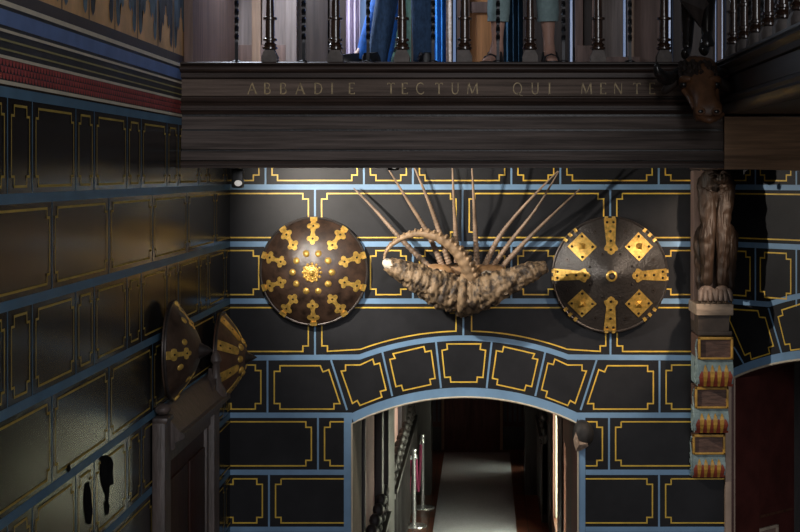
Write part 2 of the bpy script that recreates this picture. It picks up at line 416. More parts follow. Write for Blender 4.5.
# ---- wall_left with the painted cornice
XL = -1.785
def wall_left():
    mb = MB()
    Y0, Y1 = .4, D
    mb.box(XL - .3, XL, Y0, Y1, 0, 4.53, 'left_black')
    mb.box(XL - .3, XL, Y0, Y1, 4.53, 6.4, 'mural_ground')
    pt = Paint(mb, lambda u, v, off: (XL + off, u, v))
    bz = lambda py: H - (py - VY) * S
    gw, jw, bw = .0098, .012, .04
    for k in range(-1, 10):
        z0, z1 = bz(BAND(k)), bz(BAND(k + 1))
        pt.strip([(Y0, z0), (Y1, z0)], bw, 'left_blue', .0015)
        if k % 2 == 0: js = [10.96 - 1.033 * q for q in range(-1, 12)][::-1]
        else: js = sorted([6.53 + 1.035 * q for q in range(-7, 6)] + [7.225 + 1.035 * q for q in range(-7, 5)])
        for j in js:
            if Y0 < j < Y1: pt.strip([(j, z0), (j, z1)], jw, 'left_blue', .0012)
        for a, b in zip(js, js[1:]):
            if b < Y0 or a > Y1: continue
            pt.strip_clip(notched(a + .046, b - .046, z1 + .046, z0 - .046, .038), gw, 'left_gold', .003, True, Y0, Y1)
    def band(z0, z1, m, off): pt.poly([(Y0, z0), (Y1, z0), (Y1, z1), (Y0, z1)], m, off)
    # running bands of the painted cornice, from the teal course upwards
    band(H + .330, H + .344, 'cream_line', .004)
    band(H + .344, H + .425, 'cornice_dark', .002)
    y = Y0
    while y < Y1 - .05:                       # red scale pattern
        for r in range(3):
            z = H + .346 + r * .026; o = (r % 2) * .022
            pt.poly([(y + o, z + .025), (y + o + .006, z + .006), (y + o + .020, z), (y + o + .034, z + .006), (y + o + .040, z + .025)], 'cornice_red', .003)
        y += .044
    band(H + .425, H + .437, 'cream_line', .004)
    band(H + .437, H + .525, 'cornice_dark', .002)
    band(H + .456, H + .463, 'olive_line', .003)
    band(H + .490, H + .498, 'olive_line', .003)
    band(H + .523, H + .534, 'cream_line', .004)
    band(H + .534, H + .548, 'cornice_dark', .002)
    band(H + .548, H + .607, 'cornice_blue', .003)
    band(H + .607, H + .622, 'cornice_dark', .002)
    band(H + .621, H + .640, 'cream_line', .005)
    band(H + .640, H + .690, 'cornice_maroon', .003)
    z0 = H + .690
    ys = [.46 * q for q in range(1, 10)] + [4.61, 5.07, 5.53, 5.99, 6.48, 6.98, 7.46, 7.98, 8.50, 9.03, 9.48, 9.95, 10.5, 11.05, 11.6]
    half = [(.05, 1.2), (.05, .15), (.08, .06), (.14, .03), (.21, .06), (.235, .13), (.20, .17), (.26, .21), (.33, .17), (.385, .20), (.40, .26), (.45, .27), (.47, .34)]
    prof = half + [(.5, .40)] + [(1 - t, v) for t, v in half[::-1]]
    for q, (a, b) in enumerate(zip(ys, ys[1:])):
        pt.strip([(a, z0), (a, z0 + 1.3)], .014, 'mural_dark', .003)
        h = .72 + .10 * (q % 2)
        poly = [(a + (b - a) * t, z0 + (v * h if v < 1 else 1.3)) for t, v in prof]
        for s0 in range(len(poly) // 2):       # split the outline in quads so that it fills cleanly
            i, j = s0, len(poly) - 1 - s0
        bmq = bmesh.new(); vv = [bmq.verts.new((XL + .0025, *p)) for p in poly]; f = bmq.faces.new(vv)
        bmesh.ops.triangulate(bmq, faces=[f], ngon_method='EAR_CLIP'); bmq.verts.index_update()
        mb.mesh([v.co.copy() for v in bmq.verts], [[v.index for v in g.verts] for g in bmq.faces], 'mural_teal' if q % 3 else 'mural_dark'); bmq.free()
        for t in (.13, .5, .87):               # leaf drops and pale ribs inside the foliage
            c = a + (b - a) * t; hh = z0 + (.10 if t != .5 else .40) * h
            pt.strip([(c - .03, hh + .25), (c, hh + .07), (c + .03, hh + .25)], .008, 'left_blue', .004)
            pt.poly([(c - .018, hh + .09), (c, hh - .0), (c + .018, hh + .09), (c, hh + .16)] if t != .5 else [(c - .012, hh + .2), (c, hh + .12), (c + .012, hh + .2), (c, hh + .34)], 'mural_dark', .0045)
    # flaked patches in the paint
    def LW(px, py): 
        Y = F * XL / (px - VX); return (Y, H - (py - VY) * Y / F)
    random.seed(3)
    for pts in ([(100, 456), (106, 455), (111, 458), (113, 464), (112, 472), (113, 484), (109, 486), (108, 500), (106, 508), (105, 494), (103, 490), (101, 482), (100, 470)],
                [(85, 484), (88, 481), (90, 490), (91, 500), (92, 512), (90, 524), (86, 524), (84, 510), (84, 496)],
                [(104, 502), (107, 500), (109, 506), (108, 514), (105, 516)], [(66, 466), (69, 463), (70, 470), (67, 473)]):
        pt.poly([LW(*p) for p in pts], 'left_stain', .0036)
    struct(mb.build('wall_left', smooth=0, recalc=False), 'left wall painted black with gold panels under a painted cornice')
wall_left()

# ---- wall_right: the canted wall beyond the corbel, with its own arch
CA, SA = math.cos(math.radians(50)), math.sin(math.radians(50))
CX, CY = 1.70, 11.6
def RW(px, py):                              # measured point -> (along the canted wall, height)
    k = (px - VX) / F; u = (k * CY - CX) / (CA + k * SA); Y = CY - SA * u
    return (u, H - (py - VY) * Y / F)
def wall_right():
    mb = MB()
    at = lambda u, v, off=0: (CX + CA * u - SA * off, CY - SA * u - CA * off, v)
    uc, R, cz = 1.0, 2.3, 2.778 - 2.102
    ar = [(.03 + 1.94 * i / 30, cz + math.sqrt(R * R - (.03 + 1.94 * i / 30 - uc) ** 2)) for i in range(31)]
    contour = [(-.1, 0), (-.1, 4.54), (2.3, 4.54), (2.3, 0), (1.97, 0)] + ar[::-1] + [(.03, 0)]
    q2 = lambda a, b, c, e: mb.face([at(a, c), at(b, c), at(b, e), at(a, e)], 'wall_black')
    q2(-.1, .03, 0, 4.54); q2(1.97, 2.3, 0, 4.54)
    for (a, b), (c, e) in zip(ar, ar[1:]): mb.face([at(a, b), at(c, e), at(c, 4.54), at(a, 4.54)], 'wall_black')
    n = len(contour)
    for i in range(4, n):
        a, b = contour[i], contour[(i + 1) % n]
        mb.face([at(*a), at(*b), at(*b, -.3), at(*a, -.3)], 'maroon')
    pt = Paint(mb, at)
    bz = lambda py: H - (py - VY) * S
    gw, jw, bw = .0095, .013, .037
    for k in (-1, 0, 1):
        z = bz(BAND(k)); pt.strip([(0, z), (2.3, z)], bw, 'wall_blue', .0015)
    LO, HI = .0, 2.3
    js0 = [-.62, .42 - .5, .95, 1.985, 3.0]
    for a, b in zip(js0, js0[1:]):
        pt.strip_clip(notched(a + .046, b - .046, bz(BAND(1)) + .046, bz(BAND(0)) - .046, .038), gw, 'wall_gold', .003, True, LO, HI)
    for j in js0:
        if LO < j < HI: pt.strip([(j, bz(BAND(1))), (j, bz(BAND(0)))], jw, 'wall_blue', .0012)
    js1 = [-.43, .252, .61, 1.30, 1.65, 2.34]
    for a, b in zip(js1, js1[1:]):
        for z1, z0 in ((bz(BAND(2)), bz(BAND(1))), (bz(BAND(0)), bz(BAND(-1)))):
            pt.strip_clip(notched(a + .046, b - .046, z1 + .046, z0 - .046, .038), gw, 'wall_gold', .003, True, LO, HI)
            if LO < b < HI: pt.strip([(b, z1), (b, z0)], jw, 'wall_blue', .0012)
    zk = bz(BAND(2)); c2 = zk - math.sqrt(1.9 ** 2 - .627 ** 2)
    ext = [(0, zk), (.373, zk)] + [(.373 + 1.254 * i / 24, c2 + math.sqrt(1.9 ** 2 - (.373 + 1.254 * i / 24 - uc) ** 2)) for i in range(1, 25)] + [(2.3, zk)]
    pt.strip(ext, bw, 'wall_blue', .0018)
    pt.strip([(u, v + .032) for u, v in ar], .062, 'wall_blue', .002)
    # voussoirs of this arch
    prev = None
    for i in range(-1, 7):
        a = math.radians(112 - i * 12.5) if i >= 0 else math.radians(128)
        u0, u1 = uc + 2.36 * math.cos(math.radians(116 - i * 9.2)) , uc + 2.36 * math.cos(math.radians(116 - i * 9.2)) * 1.0
    joints = [((734, 347), (744.5, 365)), ((768.5, 308), (782.8, 357))]
    jj = [(RW(*a), RW(*b)) for a, b in joints]
    jj += [((.80, c2 + math.sqrt(1.9 ** 2 - .2 ** 2)), (.82, cz + math.sqrt(R * R - .18 ** 2) + .06))]
    jj += [((2 * uc - a[0], a[1]), (2 * uc - b[0], b[1])) for a, b in jj[::-1]]
    for a, b in jj: pt.strip([a, b], jw, 'wall_blue', .0012)
    g1 = [RW(730 + a / 3.8, 260 + b / 3.8) for a, b in ((0, 186), (107, 193), (113, 217), (135, 219), (166, 326), (147, 333), (152, 355), (82, 377), (77, 353), (57, 362), (0, 230))]
    g2 = [RW(730 + a / 3.8, 260 + b / 3.8) for a, b in ((198, 190), (290, 160), (296, 182), (320, 176), (338, 300), (318, 305), (322, 330), (232, 343), (228, 319), (210, 321), (184, 216), (202, 209))]
    for q in (g1, g2):
        pt.strip_clip(q, gw, 'wall_gold', .003, True, 0, 2.3)
        pt.strip_clip([(2 * uc - u, v) for u, v in q], gw, 'wall_gold', .003, True, 0, 2.3)
    struct(mb.build('wall_right', smooth=0, recalc=False), 'canted right wall painted black with blue and gold lines over an arch')
    b2 = MB()
    b2.tube([at(u, v, .004) for u, v in ar], .008, 'cream_line', 6)
    struct(b2.build('trim_2'), 'thin cream bead edging the right arch')
    b3 = MB()
    b3.box(1.675, 1.72, D - .05, D + .12, 0, 2.86, 'jamb_beige', .008)
    b3.box(1.722, 1.738, D - .02, D + .12, 0, 2.86, 'maroon', .004)
    b3.box(1.738, 1.750, D - .02, D + .12, 0, 2.86, 'jamb_beige', .003)
    struct(b3.build('trim_3'), 'beige wooden jamb beside the right doorway')
    # recess behind this doorway
    b4 = MB()
    b4.box(1.7, 4.2, 14.0, 14.2, 0, 4.2, 'corridor_dark'); b4.box(4.2, 4.4, 9, 14.2, 0, 4.2, 'corridor_dark'); b4.box(1.7, 4.4, 11.9, 14.2, 4.0, 4.2, 'corridor_dark')
    struct(b4.build('wall_recess'), 'dark walls of the room behind the right doorway')
wall_right()

# the open red door leaf, turned away at 45 degrees
def red_door():
    M = Matrix.Translation((1.79, 11.92, 0)) @ Matrix.Rotation(math.radians(45), 4, 'Z')
    mb = MB(M); mb.box(0, .72, -.025, .025, .01, 3.05, 'maroon', .004)
    o = struct(mb.build('door_2'), 'dark red door leaf standing open in the right doorway')
    f = MB(M)
    for z0, z1 in ((.25, 1.1), (1.75, 2.9)):
        f.box(.1, .62, -.033, -.025, z0, z1, 'maroon', .004)
    for z in (.18, 1.13, 1.68): f.box(.03, .69, -.031, -.026, z, z + .02, 'door_brown', .002)
    f.build('door_panel', o)
    h = MB(M); h.tube([(.66, -.03, 1.05), (.66, -.08, 1.05), (.58, -.08, 1.05)], .009, 'brass_dull', 8); h.build('door_handle', o)
    n = thing('framed_notice', 'small beige framed notice hung on the dark red door leaf at far right', 'notice', M @ Vector((.3, -.03, 1.2)))
    a = MB(M); x0, x1, z0, z1 = .134, .48, 1.18, 1.61
    for b in ((x0, x1, z0, z0 + .022), (x0, x1, z1 - .022, z1), (x0, x0 + .022, z0, z1), (x1 - .022, x1, z0, z1)):
        a.box(b[0], b[1], -.055, -.034, b[2], b[3], 'notice_frame', .004)
    a.build('frame', n)
    p = MB(M); p.box(x0 + .01, x1 - .01, -.042, -.034, z0 + .01, z1 - .01, 'notice_paper'); p.build('sheet', n)
red_door()

# ---- floor, corridor beyond the doorway
def rooms():
    mb = MB(); mb.box(-3, 4.4, 3.0, 25.6, -.1, 0, 'terracotta_tile'); struct(mb.build('floor', smooth=0), 'terracotta tiled floor')
    y0, y1 = D + .9, 25.2
    a = MB()
    a.box(-1.25, -1.0, y0, y1, 0, 2.95, 'plaster_pink')
    struct(a.build('wall_corridor_left'), 'pink plaster wall on the left of the corridor')
    a = MB(); wins = [(15.9, 16.35), (17.9, 19.0), (23.4, 23.62)]; x0, x1 = .78, 1.04  # last opening is added, its glowing pane fills the dark far end
    ys = [y0] + [v for w in wins for v in w] + [y1]
    for i in range(0, len(ys), 2): a.box(x0, x1, ys[i], ys[i + 1], 0, 2.95, 'door_brown')
    for w in wins: a.box(x0, x1, w[0], w[1], 0, .25, 'door_brown'); a.box(x0, x1, w[0], w[1], 1.55, 2.95, 'door_brown'); a.box(x0 + .03, x1 - .04, w[1] - .012, w[1] - .001, .25, 1.55, 'plaster_cream')
    struct(a.build('wall_corridor_right'), 'wall with windows on the right of the corridor')
    for i, w in enumerate(wins):
        g = MB(); g.box(1.0, 1.02, w[0], w[1], .25, 1.55, 'daylight_glass')
        o = struct(g.build('window_%d' % (i + 1)), 'daylit window in the right corridor wall, the farthest an added fill light')
        fr = MB()
        for y in (w[0], (w[0] + w[1]) / 2 - .02, w[1] - .04): fr.box(.97, 1.0, y, y + .04, .25, 1.55, 'corridor_dark')
        for z in (.25, 1.51): fr.box(.97, 1.0, w[0], w[1], z, z + .04, 'corridor_dark')
        fr.build('window_frame', o)
    a = MB(); a.box(-1.25, 1.04, y1, y1 + .2, 0, 2.95, 'corridor_red')
    struct(a.build('wall_corridor_end'), 'dark end wall of the corridor')
    a = MB(); a.box(-1.25, 1.04, y0, y1 + .2, 2.95, 3.1, 'corridor_dark'); struct(a.build('ceiling'), 'dark corridor ceiling')
    # jambs, pilasters and the double door at the far end
    a = MB()
    for (xa, xb, ya, yb) in ((-1.0, -.93, 15.0, 15.25), (-1.0, -.90, 15.5, 16.5), (-1.0, -.93, 19.5, 20.1), (-1.0, -.70, 21.6, 22.1), (-1.0, -.97, 13.4, 13.5)):
        a.box(xa, xb, ya, yb, 0, 2.95, 'corridor_dark', .01)
    a.box(-1.0, -.98, 15.27, 15.36, 0, 2.95, 'plaster_cream', .005); a.box(-1.0, -.96, 19.0, 19.1, 0, 2.95, 'corridor_grey', .005)
    struct(a.build('trim_4'), 'dark pilasters on the left corridor wall')
    a = MB()
    for (xa, xb, ya, yb) in ((.66, .78, 12.52, 12.9), (.765, .78, 13.6, 14.6), (.765, .78, 16.6, 17.1), (.75, .78, 19.3, 19.9), (.52, .78, 21.6, 22.1)):
        a.box(xa, xb, ya, yb, 0, 2.95, 'corridor_dark', .01)
    struct(a.build('trim_5'), 'dark pilasters on the right corridor wall')
    a = MB()
    ye = y1
    a.box(-.62, .23, ye - .06, ye, 0, 2.1, 'corridor_red', .01)
    for xa, xb in ((-.58, -.24), (-.16, .19)):
        for za, zb in ((.15, .75), (.85, 1.95)): a.box(xa, xb, ye - .075, ye - .06, za, zb, 'corridor_red', .01)
    o = struct(a.build('door_3'), 'dark red-brown double door at the end of the corridor')
    b = MB(); b.ball((-.2, ye - .1, 1.0), .025, 'brass_dull', 10); b.build('door_knob', o)
    a = MB()
    for x0_, x1_ in ((-.95, -.66), (.27, .72)):
        a.box(x0_, x1_, ye - .05, ye, 0, .34, 'corridor_dark', .005)
        n = 4 if x0_ < 0 else 6
        for i in range(n):
            x = x0_ + (x1_ - x0_) * (i + .5) / n; a.box(x - .022, x + .022, ye - .035, ye, .42, 1.5, 'corridor_grey', .01)
    a.box(-.66, -.62, ye - .1, ye, 0, 2.3, 'panel_tan', .005); a.box(.23, .27, ye - .1, ye, 0, 2.3, 'panel_tan', .005)
    struct(a.build('trim_6'), 'grey panelled wainscot at the end of the corridor')
    # carved wainscot with a pierced cresting along both sides
    def carved(name, lab, X, sg, ya, yb):
        m = MB()
        m.box(min(X, X + sg * .10), max(X, X + sg * .10), ya, yb, 0, 1.02, 'corridor_dark', .01)
        y = ya
        while y < yb - .05:
            m.box(min(X, X + sg * .115), max(X, X + sg * .115), y, y + .035, .1, .95, 'corridor_dark', .006); y += .28
        m.box(min(X, X + sg * .13), max(X, X + sg * .13), ya, yb, 1.0, 1.05, 'corridor_dark', .01)
        y = ya + .08
        while y < yb - .1:
            cx = X + sg * .07
            m.tube([(cx, y - .13, 1.05), (cx, y - .15, 1.13), (cx, y, 1.20), (cx, y + .15, 1.13), (cx, y + .13, 1.05)], .026, 'corridor_dark', 6)
            m.ball((cx, y, 1.26), .05, 'corridor_dark', 10, (1, 1.4, 1.2)); m.ball((cx, y, 1.10), .04, 'corridor_dark', 8)
            y += .44
        struct(m.build(name), lab)
    carved('trim_7', 'dark carved wainscot with pierced cresting on the left of the corridor', -1.0, 1, 13.5, 15.45)
    carved('trim_8', 'dark carved wainscot with pierced cresting further down the left of the corridor', -1.0, 1, 16.5, 21.6)
    carved('trim_9', 'dark carved wainscot with pierced cresting on the right of the corridor', .78, -1, 19.9, 21.6)
    a = MB(); a.box(-.61, .37, 12.8, 24.85, 0, .012, 'carpet', .004)
    tag(a.build('carpet_runner'), 'long pale grey-beige carpet runner down the middle of the corridor floor', 'carpet')
rooms()

# ================================================================== FRONT GALLERY
def zb(py): return H - (py - VY) * SB
def rounded(y, z0, z1, proj, n=6):            # half-round moulding profile
    r = (z1 - z0) / 2; c = (z0 + z1) / 2
    return [(y, z0)] + [(y - proj * math.cos(t), c + r * math.sin(t)) for t in [(-math.pi / 2) + math.pi * i / n for i in range(n + 1)]] + [(y, z1)]
STROKE = {
 'A': [([(0, 0), (.36, 1)], .07), ([(.36, 1), (.74, 0)], .13), ([(.13, .36), (.6, .36)], .06), ([(-.07, .0), (.09, .0)], .05), ([(.62, 0), (.84, 0)], .05)],
 'B': [([(.08, 0), (.08, 1)], .13), ([(.08, .98), (.3, .98), (.46, .9), (.5, .76), (.44, .6), (.3, .53), (.08, .53)], .07), ([(.3, .53), (.5, .45), (.57, .27), (.5, .1), (.32, .02), (.08, .02)], .08)],
 'D': [([(.08, 0), (.08, 1)], .13), ([(.08, .98), (.35, .96), (.58, .82), (.68, .5), (.58, .18), (.35, .03), (.08, .02)], .09)],
 'I': [([(.1, 0), (.1, 1)], .13), ([(0, .99), (.2, .99)], .05), ([(0, .01), (.2, .01)], .05)],
 'E': [([(.08, 0), (.08, 1)], .13), ([(.08, .98), (.5, .98), (.5, .86)], .06), ([(.08, .52), (.4, .52)], .06), ([(.08, .02), (.52, .02), (.52, .14)], .06)],
 'T': [([(.32, 0), (.32, 1)], .13), ([(0, .84), (.02, .97), (.62, .97), (.64, .84)], .06), ([(.22, .01), (.42, .01)], .05)],
 'C': [([(.66, .82), (.54, .95), (.36, 1), (.16, .9), (.05, .68), (.03, .46), (.1, .2), (.26, .04), (.44, 0), (.62, .08), (.68, .2)], .09)],
 'U': [([(.08, 1), (.08, .3), (.16, .08), (.34, 0), (.52, .08), (.6, .3), (.6, 1)], .09), ([(0, .99), (.18, .99)], .05), ([(.5, .99), (.7, .99)], .05)],
 'M': [([(.0, 0), (.08, 1)], .06), ([(.08, 1), (.44, .05)], .13), ([(.44, .05), (.8, 1)], .06), ([(.8, 1), (.88, 0)], .13)],
 'N': [([(.05, 0), (.05, 1)], .06), ([(.05, 1), (.68, 0)], .13), ([(.68, 0), (.68, 1)], .06)],
 'Q': [([(.4 + .37 * math.cos(t), .5 + .5 * math.sin(t)) for t in [i * math.pi / 9 for i in range(19)]], .09), ([(.4, .1), (.62, -.08), (.86, -.16)], .08)],
}
def letter(ch, at, h, parent, depth=.003):
    mb = MB(); pt = Paint(mb, at)
    for pts, w in STROKE[ch]:
        pt.strip([(x * h, y * h) for x, y in pts], w * h, 'faded_gilt', depth)
    return mb.build('letter', parent, smooth=0, recalc=False)

def baluster_prof():
    return [(.030, .070), (.044, .078), (.044, .088), (.034, .094), (.040, .104), (.026, .116), (.026, .122), (.041, .126), (.041, .138), (.027, .144), (.027, .246),
            (.041, .250), (.041, .263), (.025, .268), (.021, .40), (.027, .50), (.040, .505), (.040, .518), (.027, .522), (.024, .62), (.040, .65), (.040, .70), (.03, .72), (.03, .78), (.045, .79), (.045, .82)]
def baluster_pair(parent, x, y, z):
    b = MB(); b.lathe(baluster_prof(), 'turned_wood', 18, Matrix.Translation((x, y, z))); o = b.build('baluster', parent)
    k = MB(); w = .045
    k.prism([(x - w, z), (x + w, z), (x + w, z + .035), (x + w * .62, z + .07), (x - w * .62, z + .07), (x - w, z + .035)], y - w, y + w, 'block_wood', 'y')
    k.build('base_block', o, origin=wl(o))
def iron_rod(parent, x, y, z):
    b = MB(); n = 4
    path = [(x, y, z)] + [(x, y, z + .11 + .012 * i) for i in range(56)]
    vs, fs = [], []
    for i, p in enumerate(path):
        tw = 0 if p[2] < z + .12 else (p[2] - z - .12) * 32
        for q in range(n):
            a = tw + math.pi / 4 + q * math.pi / 2; r = .0125
            vs.append((p[0] + r * math.cos(a), p[1] + r * math.sin(a), p[2]))
    for i in range(len(path) - 1):
        for q in range(n): fs.append((i * n + q, i * n + (q + 1) % n, (i + 1) * n + (q + 1) % n, (i + 1) * n + q))
    b.mesh(vs, fs, 'wrought_iron')
    b.lathe([(.008, 0), (.028, .001), (.028, .008), (.012, .014)], 'wrought_iron', 10, Matrix.Translation((x, y, z)))
    b.box(x - .009, x + .009, y - .009, y + .009, z + .77, z + .82, 'wrought_iron')
    b.build('iron_rod', parent, smooth=20)

def front_gallery():
    t = thing('gallery_balcony', 'dark oak gallery with turned balusters and gilt lettering crossing above the arched doorway', 'balcony', (0, YB, zb(168)))
    x0, x1 = XL + .002, 1.40
    Y = YB
    m = MB(); m.box(x0, x1, Y + .02, D - .002, 4.74, zb(63), 'grey_oak'); m.build('floor_deck', t)
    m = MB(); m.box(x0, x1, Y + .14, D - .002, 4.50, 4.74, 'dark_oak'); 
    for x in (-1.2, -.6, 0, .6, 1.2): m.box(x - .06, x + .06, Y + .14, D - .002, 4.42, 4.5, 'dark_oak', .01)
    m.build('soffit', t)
    m = MB()
    prof = [(Y + .1, zb(62.3)), (Y - .045, zb(62.3)), (Y - .055, zb(63.2)), (Y - .055, zb(64.6)), (Y - .045, zb(65.4))]
    prof += [(Y - .03 - .03 * math.cos(a), (zb(65.6) + zb(72.6)) / 2 + (zb(65.6) - zb(72.6)) / 2 * math.sin(a)) for a in [math.pi / 2 - math.pi * i / 8 for i in range(9)]]
    prof += [(Y - .025, zb(73.2)), (Y - .025, zb(77.6)), (Y + .004, zb(79)), (Y + .1, zb(79))]
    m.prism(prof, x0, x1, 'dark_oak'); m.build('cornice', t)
    m = MB(); m.prism([(Y + .008, zb(79.2)), (Y + .1, zb(79.2)), (Y + .1, zb(95.8)), (Y + .008, zb(95.8))], x0, x1, 'frieze_oak'); m.build('frieze', t)
    m = MB()
    prof = [(Y + .1, zb(96)), (Y + .002, zb(96)), (Y - .012, zb(97.5))] + [(Y - .012 - .018 * math.sin(math.pi * i / 6), zb(98 + 5 * i / 6)) for i in range(7)]
    prof += [(Y - .022, zb(104)), (Y - .034, zb(106)), (Y - .034, zb(108.6)), (Y - .040, zb(109)), (Y - .040, zb(110.4)), (Y - .02, zb(111.2)), (Y - .006, zb(114)), (Y + .1, zb(114))]
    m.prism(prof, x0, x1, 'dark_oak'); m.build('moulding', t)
    for (a, b, dy) in ((116.4, 129.2, .004), (131.0, 149.4, -.010), (151.2, 160.2, -.024)):
        m = MB(); m.box(x0, x1, Y + dy, Y + .12, zb(b), zb(a), 'grey_oak', .004); m.build('beam_board', t)
    m = MB(); m.box(x0, x1, Y + .012, Y + .13, zb(165), zb(114), 'side_oak'); m.build('beam_core', t)
    m = MB(); m.prism([(Y - .02, zb(161.2)), (Y - .028, zb(163)), (Y - .028, zb(165.6)), (Y - .018, zb(166.2)), (Y - .018, zb(168)), (Y + .12, zb(168)), (Y + .12, zb(161.2))], x0, x1, 'dark_oak'); m.build('bottom_bead', t)
    # inscription
    words = [('ABBADIE', (252, 267, 283, 300, 318, 332, 351.5)), ('TECTUM', (391, 404.5, 420, 439, 455, 472.5)), ('QUI', (517.5, 535, 549.5)), ('MENTE', (586.5, 603, 618, 637, 652))]
    wd = dict(A=.74, B=.57, D=.68, I=.2, E=.52, T=.64, C=.68, U=.66, M=.88, N=.7, Q=.8)
    h = 11.2 * SB
    for w, xs in words:
        for ch, px in zip(w, xs):
            X = (px - VX) * SB - wd[ch] * h / 2; Z = zb(94)
            letter(ch, lambda u, v, off, X=X, Z=Z: (X + u, Y + .008 - off, Z + v), h, t)
    zf = zb(62.3)
    for px in (270, 335.5, 402, 464.5, 530, 598, 664): baluster_pair(t, (px - VX) * SB, Y + .005, zf)
    for px in (236.5, 303.5, 368, 433, 498, 563.5, 630): iron_rod(t, (px - VX) * SB, Y + .005, zf)
    m = MB(); m.box(x0, x1, Y - .045, Y + .055, zf + .82, zf + .88, 'dark_oak', .015); m.build('handrail', t)
    return t
front_gallery()

# side gallery coming towards the camera on the right
def side_gallery():
    X = 1.40; ya, yb = 5.2, YB - .06
    t = thing('gallery_balcony', 'black side gallery with turned balusters running along the upper right corner', 'balcony', (X, yb, 4.55))
    def along(poly, mt, name):               # profile (x, z) extruded along y
        m = MB(); m.prism(poly, ya, yb, mt, 'y'); m.build(name, t)
    Z = lambda py: H + (VY - py) * SB
    m = MB(); m.box(X + .02, 4.0, ya, yb, 4.74, Z(63), 'side_oak'); m.build('floor_deck', t)
    m = MB(); m.box(X + .05, 4.0, ya, YB + .6, 4.545, 4.74, 'side_oak'); m.build('soffit', t)
    along([(X + .06, Z(62.3)), (X - .05, Z(62.3)), (X - .055, Z(65)), (X - .04, Z(66)), (X - .055, Z(69)), (X - .04, Z(72)), (X - .025, Z(73)), (X - .02, Z(78)), (X + .06, Z(79))], 'side_oak', 'cornice')
    m = MB(); m.box(X, X + .07, ya, yb, Z(96), Z(79), 'side_oak'); m.build('frieze', t)
    along([(X + .06, Z(96)), (X - .01, Z(97)), (X - .03, Z(101)), (X - .02, Z(104)), (X - .04, Z(107)), (X - .03, Z(110)), (X, Z(114)), (X + .06, Z(114))], 'side_oak', 'moulding')
    letter('I', lambda u, v, off: (X - off, YB - .20 + u, Z(94) + v), 11.2 * SB, t)
    for k in range(1, 11): baluster_pair(t, X - .0, YB - .02 - .386 * k, Z(62.3))
    for k in range(1, 11): iron_rod(t, X - .0, YB - .02 - .386 * (k + .5), Z(62.3))
    m = MB(); m.box(X - .05, X + .05, ya, yb, Z(62.3) + .82, Z(62.3) + .88, 'side_oak', .015); m.build('handrail', t)
side_gallery()

def brown_beam():
    m = MB(); n = 24; x0, x1 = 1.405, 4.0
    # hewn timber: slightly wavy lower arris
    for i in range(n):
        a, b = x0 + (x1 - x0) * i / n, x0 + (x1 - x0) * (i + 1) / n
        za, zb_ = [4.217 + .006 * math.sin(q * 5.3) for q in (a, b)]
        ya, y2 = [YB - .004 + .005 * math.sin(q * 7.1) for q in (a, b)]
        m.mesh([(a, ya, za), (b, y2, zb_), (b, y2, 4.530), (a, ya, 4.530), (a, YB + .28, za), (b, YB + .28, zb_), (b, YB + .28, 4.530), (a, YB + .28, 4.530)],
               [(0, 1, 2, 3), (4, 7, 6, 5), (0, 4, 5, 1), (3, 2, 6, 7)] + ([(0, 3, 7, 4)] if i == 0 else []) + ([(1, 5, 6, 2)] if i == n - 1 else []), 'brown_beam')
    tag(m.build('timber_beam'), 'rough brown hewn timber beam at right under the side gallery', 'beam')
brown_beam()

